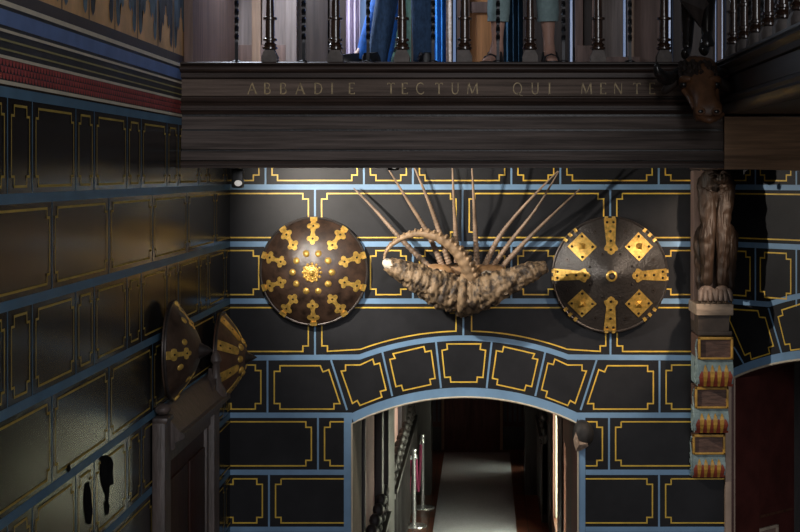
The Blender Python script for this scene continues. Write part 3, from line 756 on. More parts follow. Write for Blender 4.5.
# ---- the room behind the balustrade
def gallery_room():
    Y = 11.52; zf = 4.84
    k = Y / F
    X = lambda px: (px - VX) * k
    Z = lambda py: H + (VY - py) * k
    m = MB()
    m.box(-2.1, 3.2, Y + .08, Y + .3, zf, 6.6, 'panel_dark')
    def bd(a, b, mt, dy=0, y0=None, y1=None):
        m.box(X(a), X(b), Y - dy, Y + .08, zf if y1 is None else Z(y1), 6.4 if y0 is None else Z(y0), mt, .006)
    bd(183, 208, 'panel_brown', .03); bd(210, 217, 'panel_oak', .01)
    bd(219, 252, 'panel_oak', 0); bd(252, 261, 'panel_tan', .02); bd(262, 286, 'panel_oak', 0); bd(286, 297, 'panel_oak', .025)
    bd(217, 286, 'panel_brown', .015, 45); bd(306, 328, 'panel_dark', 0); bd(330, 356, 'panel_dark', .03); bd(713, 715, 'panel_dark', .02); bd(717, 721.3, 'panel_brown', .03)
    bd(367, 380, 'panel_dark', .02); bd(408, 436, 'panel_dark', 0)
    bd(457, 470, 'panel_brown', .03); bd(470, 492, 'panel_orange', .0); bd(470, 492, 'panel_brown', .02, 2, 13); bd(492, 504, 'panel_dark', .01)
    bd(523, 545, 'panel_dark', 0); bd(545, 568, 'panel_dark', .02)
    bd(575, 583, 'panel_brown', .02); bd(584, 592, 'panel_dark', .0); bd(592, 602, 'panel_brown', .03); bd(602, 623, 'panel_oak', .0)
    bd(628, 634, 'panel_tan', .02); bd(634, 662, 'panel_brown', 0); bd(662, 668, 'panel_dark', .03); bd(673, 690, 'panel_dark', 0); bd(690, 713, 'panel_dark', .02); bd(726, 800, 'panel_dark', .0)
    bd(575, 592, 'panel_brown', .05, 46); bd(602, 640, 'panel_brown', .03, 57)
    struct(m.build('wall_gallery'), 'oak boarded wall at the back of the gallery')
    for i, (a, b, lim) in enumerate(((356, 365.5, 0), (453, 455.6, 0), (570.5, 572.6, 0), (624, 626, 0), (669.4, 671, 0), (715.2, 716.6, 0), (721.5, 723.2, 0))):
        g = MB(); g.box(X(a), X(b), Y + .03, Y + .079, zf, 6.2, 'slit_glass'); struct(g.build('window_%d' % (i + 3)), 'narrow strip of daylight between the gallery boards')
    # end boards against the left wall
    m = MB(); m.box(XL + .004, XL + .06, YB + .06, Y - .02, zf + .005, 6.4, 'panel_brown', .006); struct(m.build('trim_10'), 'brown boarding on the left end of the gallery')
    def cloth(name, lab, cat, a, b, y, mt, zt=6.2, amp=.02, fold=9, n=40, zb0=zf + .005):
        m = MB(); k2 = y / F; xa, xb = (a - VX) * k2, (b - VX) * k2; vs = []; fs = []
        for j, z in enumerate((zb0, zb0 + (zt - zb0) * .3, zt)):
            for i in range(n + 1):
                u = i / n; x = xa + (xb - xa) * u
                vs.append((x, y + amp * math.sin(u * fold * 2 * math.pi + .3 * j) * (1 - .2 * j), z))
            for i in range(n + 1):
                u = i / n; x = xa + (xb - xa) * u
                vs.append((x, y + .008 + amp * math.sin(u * fold * 2 * math.pi + .3 * j) * (1 - .2 * j), z))
        R = 2 * (n + 1)
        for j in range(2):
            for i in range(n):
                fs.append((j * R + i, j * R + i + 1, (j + 1) * R + i + 1, (j + 1) * R + i))
                fs.append((j * R + n + 1 + i, (j + 1) * R + n + 1 + i, (j + 1) * R + n + 2 + i, j * R + n + 2 + i))
        m.mesh(vs, fs, mt)
        return tag(m.build(name, recalc=False), lab, cat, 'curtains behind the gallery balusters' if cat == 'curtain' else None)
    cloth('curtain', 'pale violet curtain hanging beside the leftmost jeans on the gallery', 'curtain', 346, 360, 11.36, 'curtain_violet', fold=2.5, amp=.02)
    cloth('curtain', 'bright blue curtain hanging behind the balusters at the middle of the gallery', 'curtain', 433.5, 446, 11.2, 'curtain_blue', fold=2.5, amp=.02)
    cloth('curtain', 'dark teal curtain hanging between the two bare legs on the gallery', 'curtain', 504, 523, 11.0, 'curtain_teal', fold=3.5, amp=.025)
    cloth('cloth_hanging', 'green cloth with dark leaf pattern hanging between the jeans legs', 'cloth', 379, 411, 11.3, 'green_cloth', fold=1.2, amp=.012)
    cloth('sash', 'narrow patterned pale sash hanging along the bright blue curtain', 'sash', 446, 452, 11.1, 'sash', fold=.8, amp=.01)
    m = MB(); k2 = 11.27 / F                  # leaves worked on the green cloth
    for (px, py, r, a) in ((388, 34, 5, .6), (392, 48, 5, -.5), (386, 56, 6, 1.0), (394, 60, 4, .2), (391, 22, 5, -.7), (399, 40, 5, .8)):
        c = P(px, py, 11.275)
        m.ball(c, r * k2, 'green_leaf', 8, (.45, .12, 1), Matrix.Rotation(a, 3, 'Y'))
    g = [o for o in COL.objects if o.name == 'cloth_hanging'][0]
    m.build('leaf_pattern', g)
gallery_room()

# ================================================================== PEOPLE on the gallery (cut off by the top of the frame)
def skin_mesh(verts, edges, rad, sub=2):
    me = bpy.data.meshes.new('tmp'); me.from_pydata(verts, edges, [])
    o = bpy.data.objects.new('tmp', me); COL.objects.link(o)
    md = o.modifiers.new('s', 'SKIN'); md.use_smooth_shade = True
    for i, r in enumerate(rad):
        me.skin_vertices[0].data[i].radius = r if isinstance(r, tuple) else (r, r)
    me.skin_vertices[0].data[0].use_root = True
    s = o.modifiers.new('u', 'SUBSURF'); s.levels = sub; s.render_levels = sub
    dg = bpy.context.evaluated_depsgraph_get(); dg.update()
    ev = bpy.data.meshes.new_from_object(o.evaluated_get(dg))
    vs = [v.co.copy() for v in ev.vertices]; fs = [list(p.vertices) for p in ev.polygons]
    bpy.data.objects.remove(o); bpy.data.meshes.remove(ev)
    return vs, fs

ZF = 4.849                                   # gallery floor
def person(label, cx, Y, feet, toes, knees, hipw, tall, trouser, shoes, shirt, hem=None, face=-1, trw=.075, flare=.085):
    """feet: two (x, y) ankle points; toes: direction of each foot; knees: (x, y, z) of each knee"""
    t = thing('person', label, 'person', (cx, Y, ZF), 'people standing on the gallery')
    hz = ZF + .50 * tall
    pel = Vector((cx, Y, hz)); ch = Vector((cx, Y, ZF + .72 * tall)); nk = Vector((cx, Y, ZF + .83 * tall)); hd = Vector((cx, Y - .01, ZF + .93 * tall))
    V, E, R = [pel], [], [(.145, .10)]
    def add(p, par, r): V.append(Vector(p)); R.append(r); E.append((par, len(V) - 1)); return len(V) - 1
    w = add((cx, Y, ZF + .61 * tall), 0, (.125, .09)); c = add(ch, w, (.145, .10)); n = add(nk, c, .055)
    h1 = add((cx, Y - .005, ZF + .88 * tall), n, (.062, .07)); h2 = add(hd, h1, (.075, .095)); add((cx, Y + .01, ZF + .975 * tall), h2, (.06, .07))
    for s in (-1, 1):
        sh = add((cx + s * .17, Y, ZF + .80 * tall), c, .055); el = add((cx + s * .22, Y + .02, ZF + .63 * tall), sh, .042)
        wr = add((cx + s * .225, Y - .02, ZF + .50 * tall), el, .028); pm = add((cx + s * .22, Y - .03, ZF + .455 * tall), wr, (.022, .038))
        for q in range(4):
            b = add((cx + s * .22, Y - .03 + (q - 1.5) * .020, ZF + .425 * tall), pm, .009); add((cx + s * .212, Y - .03 + (q - 1.5) * .021, ZF + (.403 + abs(q - 1.4) * .005) * tall), b, .008)
        th = add((cx + s * .21, Y - .075, ZF + .452 * tall), pm, .011); add((cx + s * .205, Y - .085, ZF + .43 * tall), th, .009)
    for i in (0, 1):
        s = -1 if i == 0 else 1
        fx, fy = feet[i]; kx, ky, kz = knees[i]
        hp = add((cx + s * hipw, Y, hz - .06), 0, .085); kn = add((kx, ky, kz), hp, .056)
        K = Vector((kx, ky, kz)); A = Vector((fx, fy, ZF + .085))
        cf = add(K.lerp(A, .32) + Vector((0, .012, 0)), kn, .054); c2 = add(K.lerp(A, .72), cf, .038); an = add(A, c2, .034)
        tx, ty = toes[i]; d = Vector((tx, ty, 0)).normalized()
        fk = 1 if shoes == 'sandal' else .72
        he = add(A + Vector((-d.x * .035, -d.y * .035, -.045)), an, .03 * fk)
        bl = add(A + Vector((d.x * .09, d.y * .09, -.05)), an, (.040 * fk, .027 * fk)); add(A + Vector((d.x * .15, d.y * .15, -.06)), bl, (.036 * fk, .018 * fk))
    vs, fs = skin_mesh(V, E, R)
    m = MB(); m.mesh(vs, fs, 'skin'); m.build('body', t)
    m = MB()                                  # trousers: two tubes meeting at the seat
    for i in (0, 1):
        s = -1 if i == 0 else 1
        A = Vector((feet[i][0], feet[i][1] - .01, ZF + .028)); K = Vector(knees[i]); Hp = Vector((cx + s * hipw, Y, hz - .05))
        if hem: A = K.lerp(A, (K.z - hem) / (K.z - A.z))
        pts = [A] + [A.lerp(K, q) for q in (.12, .3, .6)] + [K] + [K.lerp(Hp, q) for q in (.35, .7)] + [Hp, Hp + Vector((-s * hipw * .5, 0, .12))]
        rr = [flare, flare * .98, trw, trw, trw * 1.03, trw * 1.15, trw * 1.35, .125, .13]
        rr = [r for r in rr]
        m.tube(pts, rr, trouser, 18, mod=lambda j, a, p: 1 + .035 * math.sin(5 * a + j * 1.7) + .05 * noise.noise(p * 14))
    m.build('trousers', t)
    m = MB(); m.tube([(cx, Y, hz + .0), (cx, Y, hz + .15), (cx, Y, ZF + .7 * tall), (cx, Y, ZF + .80 * tall), (cx, Y, ZF + .83 * tall)], [.175, .165, .19, .15, .07], shirt, 20, flat=.72)
    m.build('shirt', t)
    m = MB(); m.ball((cx, Y + .02, ZF + .945 * tall), .105, 'hair', 14, (.9, 1.05, 1.05)); m.build('hair', t)
    m = MB()
    for s in (-1, 1): m.ball((cx + s * .03, Y - .088, ZF + .935 * tall), .010, 'shoe_black', 8)
    m.tube([(cx, Y - .085, ZF + .93 * tall), (cx, Y - .115, ZF + .91 * tall), (cx, Y - .09, ZF + .903 * tall)], [.008, .014, .01], 'skin', 8); m.build('face', t)
    for i in (0, 1):
        A = Vector((feet[i][0], feet[i][1], ZF)); d = Vector((toes[i][0], toes[i][1], 0)).normalized(); sd = Vector((-d.y, d.x, 0))
        m = MB()
        def loop(z, grow): return [A + d * a + sd * b * grow + Vector((0, 0, z)) for a, b in ((-.075, 0), (-.06, .032), (0, .038), (.09, .047), (.15, .044), (.185, .02), (.19, 0), (.185, -.02), (.15, -.04), (.09, -.044), (0, -.036), (-.06, -.032))]
        if shoes == 'sandal':
            a, b = loop(.001, 1), loop(.022, 1); n = 12
            m.mesh(a + b, [(q, (q + 1) % n, n + (q + 1) % n, n + q) for q in range(n)] + [list(range(n))[::-1], list(range(n, 2 * n))], 'sandal_strap')
            for off, hh in ((.085, .066), (.03, .105)):
                m.tube([A + d * off + sd * .047 + Vector((0, 0, .02)), A + d * off + sd * .040 + Vector((0, 0, hh * .75)), A + d * off + Vector((0, 0, hh)), A + d * off - sd * .040 + Vector((0, 0, hh * .75)), A + d * off - sd * .047 + Vector((0, 0, .02))], .010, 'sandal_strap', 6)
            m.build('sandal', t)
        else:
            L = [loop(.001, 1.0), loop(.02, 1.06), loop(.05, .98)]
            top = [p for p in loop(.085, .7)]
            for q in (3, 4, 5, 6, 7, 8, 9): top[q] = top[q] + Vector((0, 0, -.006 if q in (3, 9) else -.018)) 
            L.append(top); n = 12
            fs = [(r * n + q, r * n + (q + 1) % n, (r + 1) * n + (q + 1) % n, (r + 1) * n + q) for r in range(3) for q in range(n)] + [list(range(n))[::-1], list(range(3 * n, 4 * n))]
            m.mesh([p for l in L for p in l], fs, 'shoe_black'); m.build('shoe', t)
    return t
ka = 10.06 / F
person('person in dark blue jeans standing astride behind the gallery balusters', -.50, 10.06,
       [((377 - VX) * ka, 10.06), ((423.5 - VX) * ka, 10.06)], [(-.3, -1), (.15, -1)],
       [((390 - VX) * ka, 10.03, ZF + .50), ((422 - VX) * ka, 10.03, ZF + .50)], .09, 1.75, 'jeans_dark', 'shoe', 'shirt_grey', trw=.066, flare=.062)
kb = 10.2 / F
person('person in bright blue jeans and black shoes, leftmost on the gallery', -.56, 10.5,
       [((364 - VX) * kb, 10.15), ((381 - VX) * 10.5 / F, 10.5)], [(-.85, -.5), (-.6, -.8)],
       [((385 - VX) * kb, 10.26, ZF + .47), ((390 - VX) * kb, 10.42, ZF + .48)], .08, 1.72, 'jeans_bright', 'shoe', 'shirt_white', trw=.068, flare=.060)
kc = 10.1 / F
person('person in pale capri trousers and black sandals on the gallery', (521 - VX) * kc, 10.1,
       [((497 - VX) * kc, 10.1), ((549 - VX) * kc, 10.1)], [(-.5, -1), (.12, -1)],
       [((499 - VX) * kc, 10.07, ZF + .45), ((547 - VX) * kc, 10.07, ZF + .45)], .1, 1.66, 'capri_cloth', 'sandal', 'shirt_white', hem=H + (VY - 21.5) * 10.07 / F, trw=.068, flare=.066)

# ================================================================== SHIELDS
def frame_of(center, normal):
    n = Vector(normal).normalized(); up = Vector((0, 0, 1)); r = up.cross(n).normalized()
    return Matrix(((r.x, up.x, n.x, center[0]), (r.y, up.y, n.y, center[1]), (r.z, up.z, n.z, center[2]), (0, 0, 0, 1)))

class Shield:
    def __init__(s, name, label, center, normal, R, hgt, shape, leather, dents=0):
        s.R, s.h = R, hgt; s.shape = shape
        s.M = frame_of(center, normal); s.t = thing(name, label, 'shield', center, 'shields hung on the painted walls')
        m = MB(s.M); N = 26; n = 72; vs, fs = [], []
        for j in range(N + 1):
            r = R * (j / N)
            for i in range(n):
                a = 2 * math.pi * i / n; x, y = r * math.cos(a), r * math.sin(a)
                z = s.z(r) + dents * noise.noise(Vector((x * 9, y * 9, 3)))
                vs.append((x, y, z))
        for j in range(N):
            for i in range(n): fs.append((j * n + i, j * n + (i + 1) % n, (j + 1) * n + (i + 1) % n, (j + 1) * n + i))
        K = len(vs)
        for i in range(n):
            a = 2 * math.pi * i / n; vs.append((R * math.cos(a), R * math.sin(a), .040))
        for i in range(n): fs.append((N * n + i, N * n + (i + 1) % n, K + (i + 1) % n, K + i))
        fs.append([K + i for i in range(n)])
        m.mesh(vs, fs, leather); m.build('dome', s.t, smooth=60)
        m = MB(s.M); m.lathe([(.035, .0), (.035, .008), (.014, .012), (.014, .041)], 'wrought_iron', 14); m.build('wall_hook', s.t)
        m = MB(s.M); ring = [(R * math.cos(2 * math.pi * i / 72), R * math.sin(2 * math.pi * i / 72), s.z(R)) for i in range(73)]
        m.tube(ring, .0095, 'rim_iron', 8); m.build('rim', s.t)
    def z(s, r):
        q = min(1, r / s.R)
        if s.shape == 'round': return .058 + s.h * (1 - q ** 2.3)
        if s.shape == 'bowl': return .058 + s.h * (.8 * (1 - q ** 2) + .2 * (1 - q) ** 1.5)
        if s.shape == 'cone': return .058 + s.h * (.55 * (1 - q ** 1.6) + .45 * (1 - q) ** 1.5)
    def pt(s, x, y, off): return (x, y, s.z(math.hypot(x, y)) + off)
    def plate(s, m, pts, off, mt, cen=None):
        # raised plate following the dome: boundary + centre fan, with side walls
        n = len(pts); c = cen or (sum(p[0] for p in pts) / n, sum(p[1] for p in pts) / n)
        mid = [((p[0] + c[0]) / 2, (p[1] + c[1]) / 2) for p in pts]
        vs = [s.pt(*p, off) for p in pts] + [s.pt(*p, off) for p in mid] + [s.pt(*c, off)] + [s.pt(*p, -.004) for p in pts]
        fs = []
        for i in range(n):
            j = (i + 1) % n
            fs += [(i, j, n + j, n + i), (n + i, n + j, 2 * n), (2 * n + 1 + i, 2 * n + 1 + j, j, i)]
        m.mesh(vs, fs, mt)
    def dome(s, m, x, y, r, hgt, mt, n=12):
        vs, fs = [], []; K = 5
        for j in range(K):
            t = math.pi / 2 * j / (K - 1) * .98; rr = r * math.cos(t)
            for i in range(n):
                a = 2 * math.pi * i / n; vs.append((x + rr * math.cos(a), y + rr * math.sin(a), s.z(math.hypot(x, y)) - .004 + hgt * math.sin(t) + (s.z(math.hypot(x + rr * math.cos(a), y + rr * math.sin(a))) - s.z(math.hypot(x, y)))))
        for j in range(K - 1):
            for i in range(n): fs.append((j * n + i, j * n + (i + 1) % n, (j + 1) * n + (i + 1) % n, (j + 1) * n + i))
        fs.append([(K - 1) * n + i for i in range(n)])
        m.mesh(vs, fs, mt)
def polar(ang, r, t): # ang from top clockwise; r along the radius, t sideways
    a = math.radians(ang); return (r * math.sin(a) + t * math.cos(a), r * math.cos(a) - t * math.sin(a))
def quatrefoil(ang, r, size, n=28):
    out = []
    for i in range(n):
        a = 2 * math.pi * i / n; rr = size * (.50 + .50 * abs(math.cos(2 * a)) ** .8)
        out.append(polar(ang, r + rr * math.cos(a), rr * math.sin(a)))
    return out
def motif(s, ang, ro, ri, size, bar, mt, off=.004):
    m = MB(s.M)
    s.plate(m, quatrefoil(ang, ro, size), off, mt); s.plate(m, quatrefoil(ang, ri, size * .95), off, mt)
    s.plate(m, [polar(ang, ri, -bar), polar(ang, (ri + ro) / 2, -bar), polar(ang, ro, -bar), polar(ang, ro, bar), polar(ang, (ri + ro) / 2, bar), polar(ang, ri, bar)], off - .0008, mt)
    o = m.build('brass_cross', s.t)
    for r in (ro, ri):
        k = MB(s.M); x, y = polar(ang, r, 0); s.dome(k, x, y, size * .24, .012, 'rivet', 8); k.build('rivet', o, origin=wl(o))
def tab(s, ang, r0, r1, w, mt, name='rim_clip'):
    m = MB(s.M); s.plate(m, [polar(ang, r0, -w), polar(ang, r1, -w), polar(ang, r1, w), polar(ang, r0, w)], .013, mt); m.build(name, s.t)
def rosette(s, r, petals, mt, name='boss'):
    m = MB(s.M); n = petals * 6
    z0 = s.z(0) - .006
    for k, (rr, zz, ph) in enumerate(((r, .006, 0), (r * .72, .013, .5), (r * .45, .020, 0))):
        pts = [((rr * (.86 + .14 * abs(math.cos(petals / 2 * (2 * math.pi * i / n) + ph)))) * math.cos(2 * math.pi * i / n), (rr * (.86 + .14 * abs(math.cos(petals / 2 * (2 * math.pi * i / n) + ph)))) * math.sin(2 * math.pi * i / n)) for i in range(n)]
        vs = [(x, y, z0 - .004 + (s.z(math.hypot(x, y)) - s.z(0)) * .8) for x, y in pts] + [(x * .93, y * .93, z0 + zz + (s.z(math.hypot(x, y)) - s.z(0)) * .8) for x, y in pts] + [(0, 0, z0 + zz + .006)]
        fs = [(i, (i + 1) % n, n + (i + 1) % n, n + i) for i in range(n)] + [(n + i, n + (i + 1) % n, 2 * n) for i in range(n)]
        m.mesh(vs, fs, mt)
        for i in range(petals):
            a = 2 * math.pi * i / petals; x, y = rr * .84 * math.cos(a), rr * .84 * math.sin(a)
            m.ball((x, y, z0 + zz + (s.z(rr) - s.z(0)) * .7), rr * .15, mt, 8)
    m.ball((0, 0, z0 + .028), r * .26, mt, 12)
    m.build(name, s.t)

def shields():
    # left shield on the back wall
    c = P(314.5, 271, D - .02); c.y = D - .001
    s = Shield('shield', 'round brown leather shield with brass rosette and crosses, left of the horn trophy', c, (0, -1, 0), .372, .128, 'round', 'leather_brown', .006)
    for k in range(10): motif(s, 36 * k, .318, .232, .044, .013, 'brass')
    for k in range(10): tab(s, 36 * k, .350, .379, .024, 'brass')
    for k in range(10):
        m = MB(s.M); x, y = polar(18 + 36 * k, .136, 0); s.dome(m, x, y, .0245, .018, 'brass', 14); m.build('brass_stud', s.t)
    rosette(s, .073, 12, 'brass', 'rosette')
    # right shield on the back wall
    c = P(609.5, 274.3, D - .02); c.y = D - .001
    s = Shield('shield', 'grey-brown conical shield with brass diamond plates and straps, right of the horn trophy', c, (0, -1, 0), .398, .165, 'cone', 'leather_grey', .004)
    R = .398
    for k in range(4):
        a = 45 + 90 * k
        m = MB(s.M); q = .25 * R; r0 = .70 * R
        s.plate(m, [polar(a, r0 + q * x, q * y) for x, y in ((.707, -.707), (.707, 0), (.707, .707), (0, .707), (-.707, .707), (-.707, 0), (-.707, -.707), (0, -.707))], .006, 'brass')
        o = m.build('brass_plate', s.t)
        m = MB(s.M)
        x, y = polar(a, r0, 0); w = .024; z = s.z(r0)
        m.mesh([(x - w, y - w, z), (x + w, y - w, z), (x + w, y + w, z), (x - w, y + w, z), (x, y, z + .042)], [(0, 1, 4), (1, 2, 4), (2, 3, 4), (3, 0, 4), (3, 2, 1, 0)], 'brass_dull'); m.build('pyramid_boss', o, origin=wl(o), smooth=0)
        for dx, dy in ((.50, .50), (.50, -.50), (-.50, .50), (-.50, -.50)):
            m = MB(s.M); x, y = polar(a, r0 + q * dx, q * dy); s.dome(m, x, y, .0115, .020, 'rivet', 8); m.build('rivet', o, origin=wl(o))
        for dd in (-7, 0, 7): tab(s, a + dd, R * .952, R * 1.02, .011, 'brass')
    for k in range(4):
        a = 90 * k; m = MB(s.M)
        out = [(R * 1.0, .044), (R * .9, .041), (R * .75, .037), (R * .6, .032), (R * .5, .030), (R * .475, .048), (R * .44, .046), (R * .42, .026), (R * .39, .022), (R * .36, .0)]
        s.plate(m, [polar(a, r, -w) for r, w in out] + [polar(a, r, w) for r, w in out[::-1][1:]], .006, 'brass', polar(a, .68 * R, 0))
        o = m.build('brass_strap', s.t)
        for r, w in ((.92, .022), (.92, -.022), (.76, 0), (.6, 0), (.45, 0)):
            m = MB(s.M); x, y = polar(a, R * r, w); s.dome(m, x, y, .0115, .020, 'rivet', 8); m.build('rivet', o, origin=wl(o))
        for w in (-.025, .025): 
            m = MB(s.M); s.plate(m, [polar(a, R * .96, w - .012), polar(a, R * 1.02, w - .012), polar(a, R * 1.02, w + .012), polar(a, R * .96, w + .012)], .014, 'brass'); m.build('rim_clip', o, origin=wl(o))
    for k in range(8):
        m = MB(s.M); x, y = polar(22.5 + 45 * k + (3 if k % 2 else -3), .80 * R, 0); s.plate(m, [(x + .016 * math.cos(i * math.pi / 4), y + .016 * math.sin(i * math.pi / 4)) for i in range(8)], .004, 'rim_iron'); s.dome(m, x, y, .007, .014, 'rivet', 8); m.build('stud', s.t)
    for k in range(8):
        m = MB(s.M); x, y = polar(22.5 + 45 * k, .40 * R, 0); s.dome(m, x, y, .010, .014, 'rim_iron', 8); m.build('stud', s.t)
    m = MB(s.M); m.lathe([(.040, s.z(0) - .02), (.038, s.z(0) + .008), (.028, s.z(0) + .014)], 'brass', 18); m.lathe([(.024, s.z(0) + .0), (.022, s.z(0) + .03), (.012, s.z(0) + .042)], 'rim_iron', 14); m.build('boss', s.t)
    # two shields on the left wall
    s = Shield('shield', 'dark leather shield with a pointed boss above the carved door frame, left wall', (XL + .001, 9.20, H - (349.5 - VY) * 9.25 / F), (1, 0, 0), .272, .155, 'bowl', 'leather_dark', .006)
    for k in range(4): motif(s, 90 * k, .225, .150, .034, .012, 'brass_dull')
    for k in range(4): tab(s, 90 * k, .25, .275, .022, 'brass_dull')
    for k in range(8):
        m = MB(s.M); x, y = polar(22.5 + 45 * k, .19 if k % 2 else .165, 0); s.dome(m, x, y, .019, .012, 'brass_dull', 12); m.build('brass_stud', s.t)
    m = MB(s.M); m.lathe([(.05, s.z(.05) - .004), (.034, s.z(0) + .01), (.022, s.z(0) + .035), (.010, s.z(0) + .050), (.002, s.z(0) + .06)], 'rim_iron', 16); m.build('boss', s.t)
    s = Shield('shield', 'brown leather shield with broad brass straps, in the corner on the left wall', (XL + .001, 10.90, H - (356.5 - VY) * 10.95 / F), (1, 0, 0), .295, .165, 'bowl', 'leather_warm', .006)
    R = .295
    for k in range(8):
        a = 22.5 + 45 * k; m = MB(s.M)
        out = [(R * 1.0, .034), (R * .8, .032), (R * .6, .028), (R * .48, .024), (R * .44, .012)]
        s.plate(m, [polar(a, r, -w) for r, w in out] + [polar(a, r, w) for r, w in out[::-1]], .006, 'brass_dull')
        o = m.build('brass_strap', s.t)
        for r in (.92, .7): 
            m = MB(s.M); x, y = polar(a, R * r, 0); s.dome(m, x, y, .009, .014, 'rivet', 8); m.build('rivet', o, origin=wl(o))
    for k in range(8):
        m = MB(s.M); x, y = polar(45 * k, R * .36, 0); s.dome(m, x, y, .024, .02, 'brass_dull', 12); m.build('brass_stud', s.t)
    m = MB(s.M); m.lathe([(.05, s.z(.05) - .006), (.03, s.z(0) + .012), (.020, s.z(0) + .03), (.012, s.z(0) + .045), (.002, s.z(0) + .06)], 'rim_iron', 16); m.build('boss', s.t)
shields()

# ================================================================== HORN TROPHY
def smooth_path(pts, n):
    pts = [Vector(p) for p in pts]; out = []
    L = len(pts)
    for i in range(n + 1):
        t = i / n * (L - 1); k = min(int(t), L - 2); f = t - k
        p0, p1, p2, p3 = pts[max(k - 1, 0)], pts[k], pts[k + 1], pts[min(k + 2, L - 1)]
        out.append(.5 * ((2 * p1) + (p2 - p0) * f + (2 * p0 - 5 * p1 + 4 * p2 - p3) * f * f + (3 * p1 - p0 - 3 * p2 + p3) * f ** 3))
    return out
def HP(px, py, d): return P(px, py, D - d)
def lerp_list(ks, n):
    out = []
    for i in range(n + 1):
        t = i / n * (len(ks) - 1); k = min(int(t), len(ks) - 2); out.append(ks[k] + (ks[k + 1] - ks[k]) * (t - k))
    return out
def trophy():
    t = thing('horn_trophy', 'fan of long pale horns over thick rough horns, between two round shields', 'horn trophy', (HP(463, 290, .02).x, D, HP(463, 290, .02).z))
    m = MB()                                  # mounting block and skull pieces
    m.box(HP(430, 0, 0).x, HP(502, 0, 0).x, D - .12, D - .001, HP(0, 300, 0).z, HP(0, 264, 0).z, 'skull_wood', .02); m.build('mounting_block', t)
    m = MB(); m.ball(HP(440, 270, .17), .085, 'skull_wood', 16, (1.15, .9, .48), Matrix.Rotation(.15, 3, 'Y')); m.build('skull', t)
    m = MB(); m.ball(HP(489, 271, .17), .095, 'skull_wood', 16, (1.2, .9, .46), Matrix.Rotation(-.05, 3, 'Y'))
    m.build('skull', t)
    m = MB()
    m.tube(smooth_path([HP(434, 274, .24), HP(441, 272, .26), HP(449, 277, .27)], 8), lerp_list([.006, .016, .006], 8), 'bone', 8)
    m.tube(smooth_path([HP(476, 279, .26), HP(486, 273, .27), HP(497, 275, .26)], 8), lerp_list([.006, .018, .006], 8), 'bone', 8)
    m.build('bone_edge', t)
    oryx = [([(433, 271, .16), (400, 238, .17), (376, 211, .15), (353.5, 188, .12)], .021),
            ([(442, 265, .16), (427, 232, .20), (408, 201, .29), (386, 165, .36)], .021),
            ([(449, 263, .16), (437, 225, .21), (426, 195, .30), (412, 162, .37)], .021),
            ([(457, 262, .16), (455.5, 230, .22), (453.8, 200, .32), (452, 158, .39)], .020),
            ([(477, 264, .16), (475.3, 232, .22), (473.8, 200, .32), (471.5, 158, .39)], .021),
            ([(485, 265, .16), (500, 236, .22), (524, 206, .30), (558, 171, .36)], .021),
            ([(493, 266, .16), (511, 241, .20), (536, 209, .26), (559, 171, .31)], .019),
            ([(501, 268, .15), (521, 246, .18), (548, 219, .20), (580, 189, .20)], .020)]
    for pts, r0 in oryx:
        n = 130; path = smooth_path([HP(*p) for p in pts], n)
        rad = [r0 * (1 - .82 * (i / n) ** 1.15) for i in range(n + 1)]
        def mod(i, a, p, n=n):
            q = i / n
            if q > .66: return 1
            return 1 + (.14 if i % 4 < 2 else -.08) * (1 - q * .8)
        m = MB(); m.tube(path, rad, 'horn_pale', 10, mod); m.build('long_horn', t)
    # knobbed curved horn
    n = 120
    path = smooth_path([HP(473, 284, .30), HP(469, 272, .33), HP(463.5, 260, .36), HP(455, 249, .38), HP(444, 240.5, .40), HP(431, 235, .42), HP(417, 233.5, .43), HP(404, 237, .44), HP(393, 243.5, .45), HP(386.5, 251, .45), HP(384, 259, .45)], n)
    rad = lerp_list([.052, .050, .046, .041, .036, .031, .026, .021, .016, .012, .006], n)
    m = MB(); m.tube(path, rad, 'horn_tan', 14, lambda i, a, p: 1 + .05 * math.sin(i * .9) + .06 * noise.noise(p * 30))
    for i in range(8, n - 6, 5):
        T = (path[i + 1] - path[i - 1]).normalized(); o = T.cross(Vector((0, 1, 0))).normalized()
        mid = path[60] + Vector((0, 0, -.15)); 
        if (path[i] - mid).dot(o) < 0: o = -o
        k = rad[i]
        for s_ in (-1, 0, 1):
            m.ball(path[i] + o * k * (.95 - .25 * abs(s_)) + Vector((0, -1, 0)) * s_ * k * .62, k * .40, 'horn_tan', 8, (1, 1.3, 1))
    m.build('knobbed_horn', t)
    # thick rough horns
    def rough(pts, ks, seed):
        n = 170; path = smooth_path([HP(*p) for p in pts], n); rad = lerp_list(ks, n)
        def mod(i, a, p):
            q = p * 9 + Vector((seed, 0, 0))
            w = (i * .052 + .9 * noise.noise(p * 4 + Vector((seed, 0, 0))) + .25 * noise.noise(p * 11)) % 1
            ring = ((w / .75 if w < .75 else (1 - w) / .25) * 2 - 1) * (.55 + .9 * noise.noise(p * 7 + Vector((0, seed, 0))))
            groove = abs(noise.noise(Vector((a * 1.7, i * .035, seed)))) ** .6
            return 1 + .085 * ring * (1 - .25 * i / n) - .24 * (groove < .30) * (.30 - groove) / .30 + .05 * noise.noise(q) + .09 * noise.noise(q * 2.6) + .08 * noise.noise(q * 6)
        m = MB(); m.tube(path, rad, 'horn_rough', 40, mod, flat=.85)
        return m.build('rough_horn', t, smooth=70), path
    o, p = rough([(466, 296, .24), (452, 293, .30), (436, 287.5, .33), (420, 279.5, .36), (405, 272, .38), (393, 266.5, .39), (386, 263.5, .39)], [.13, .130, .122, .102, .080, .062, .040], 2)
    m = MB(); m.tube(smooth_path([HP(391, 265.5, .40), HP(386, 263, .41), HP(382.5, 262.3, .41)], 8), lerp_list([.036, .035, .012], 8), 'horn_tip', 12); q = m.build('horn_tip', o, origin=wl(o)); q['label'] = 'polished pale horn tip'
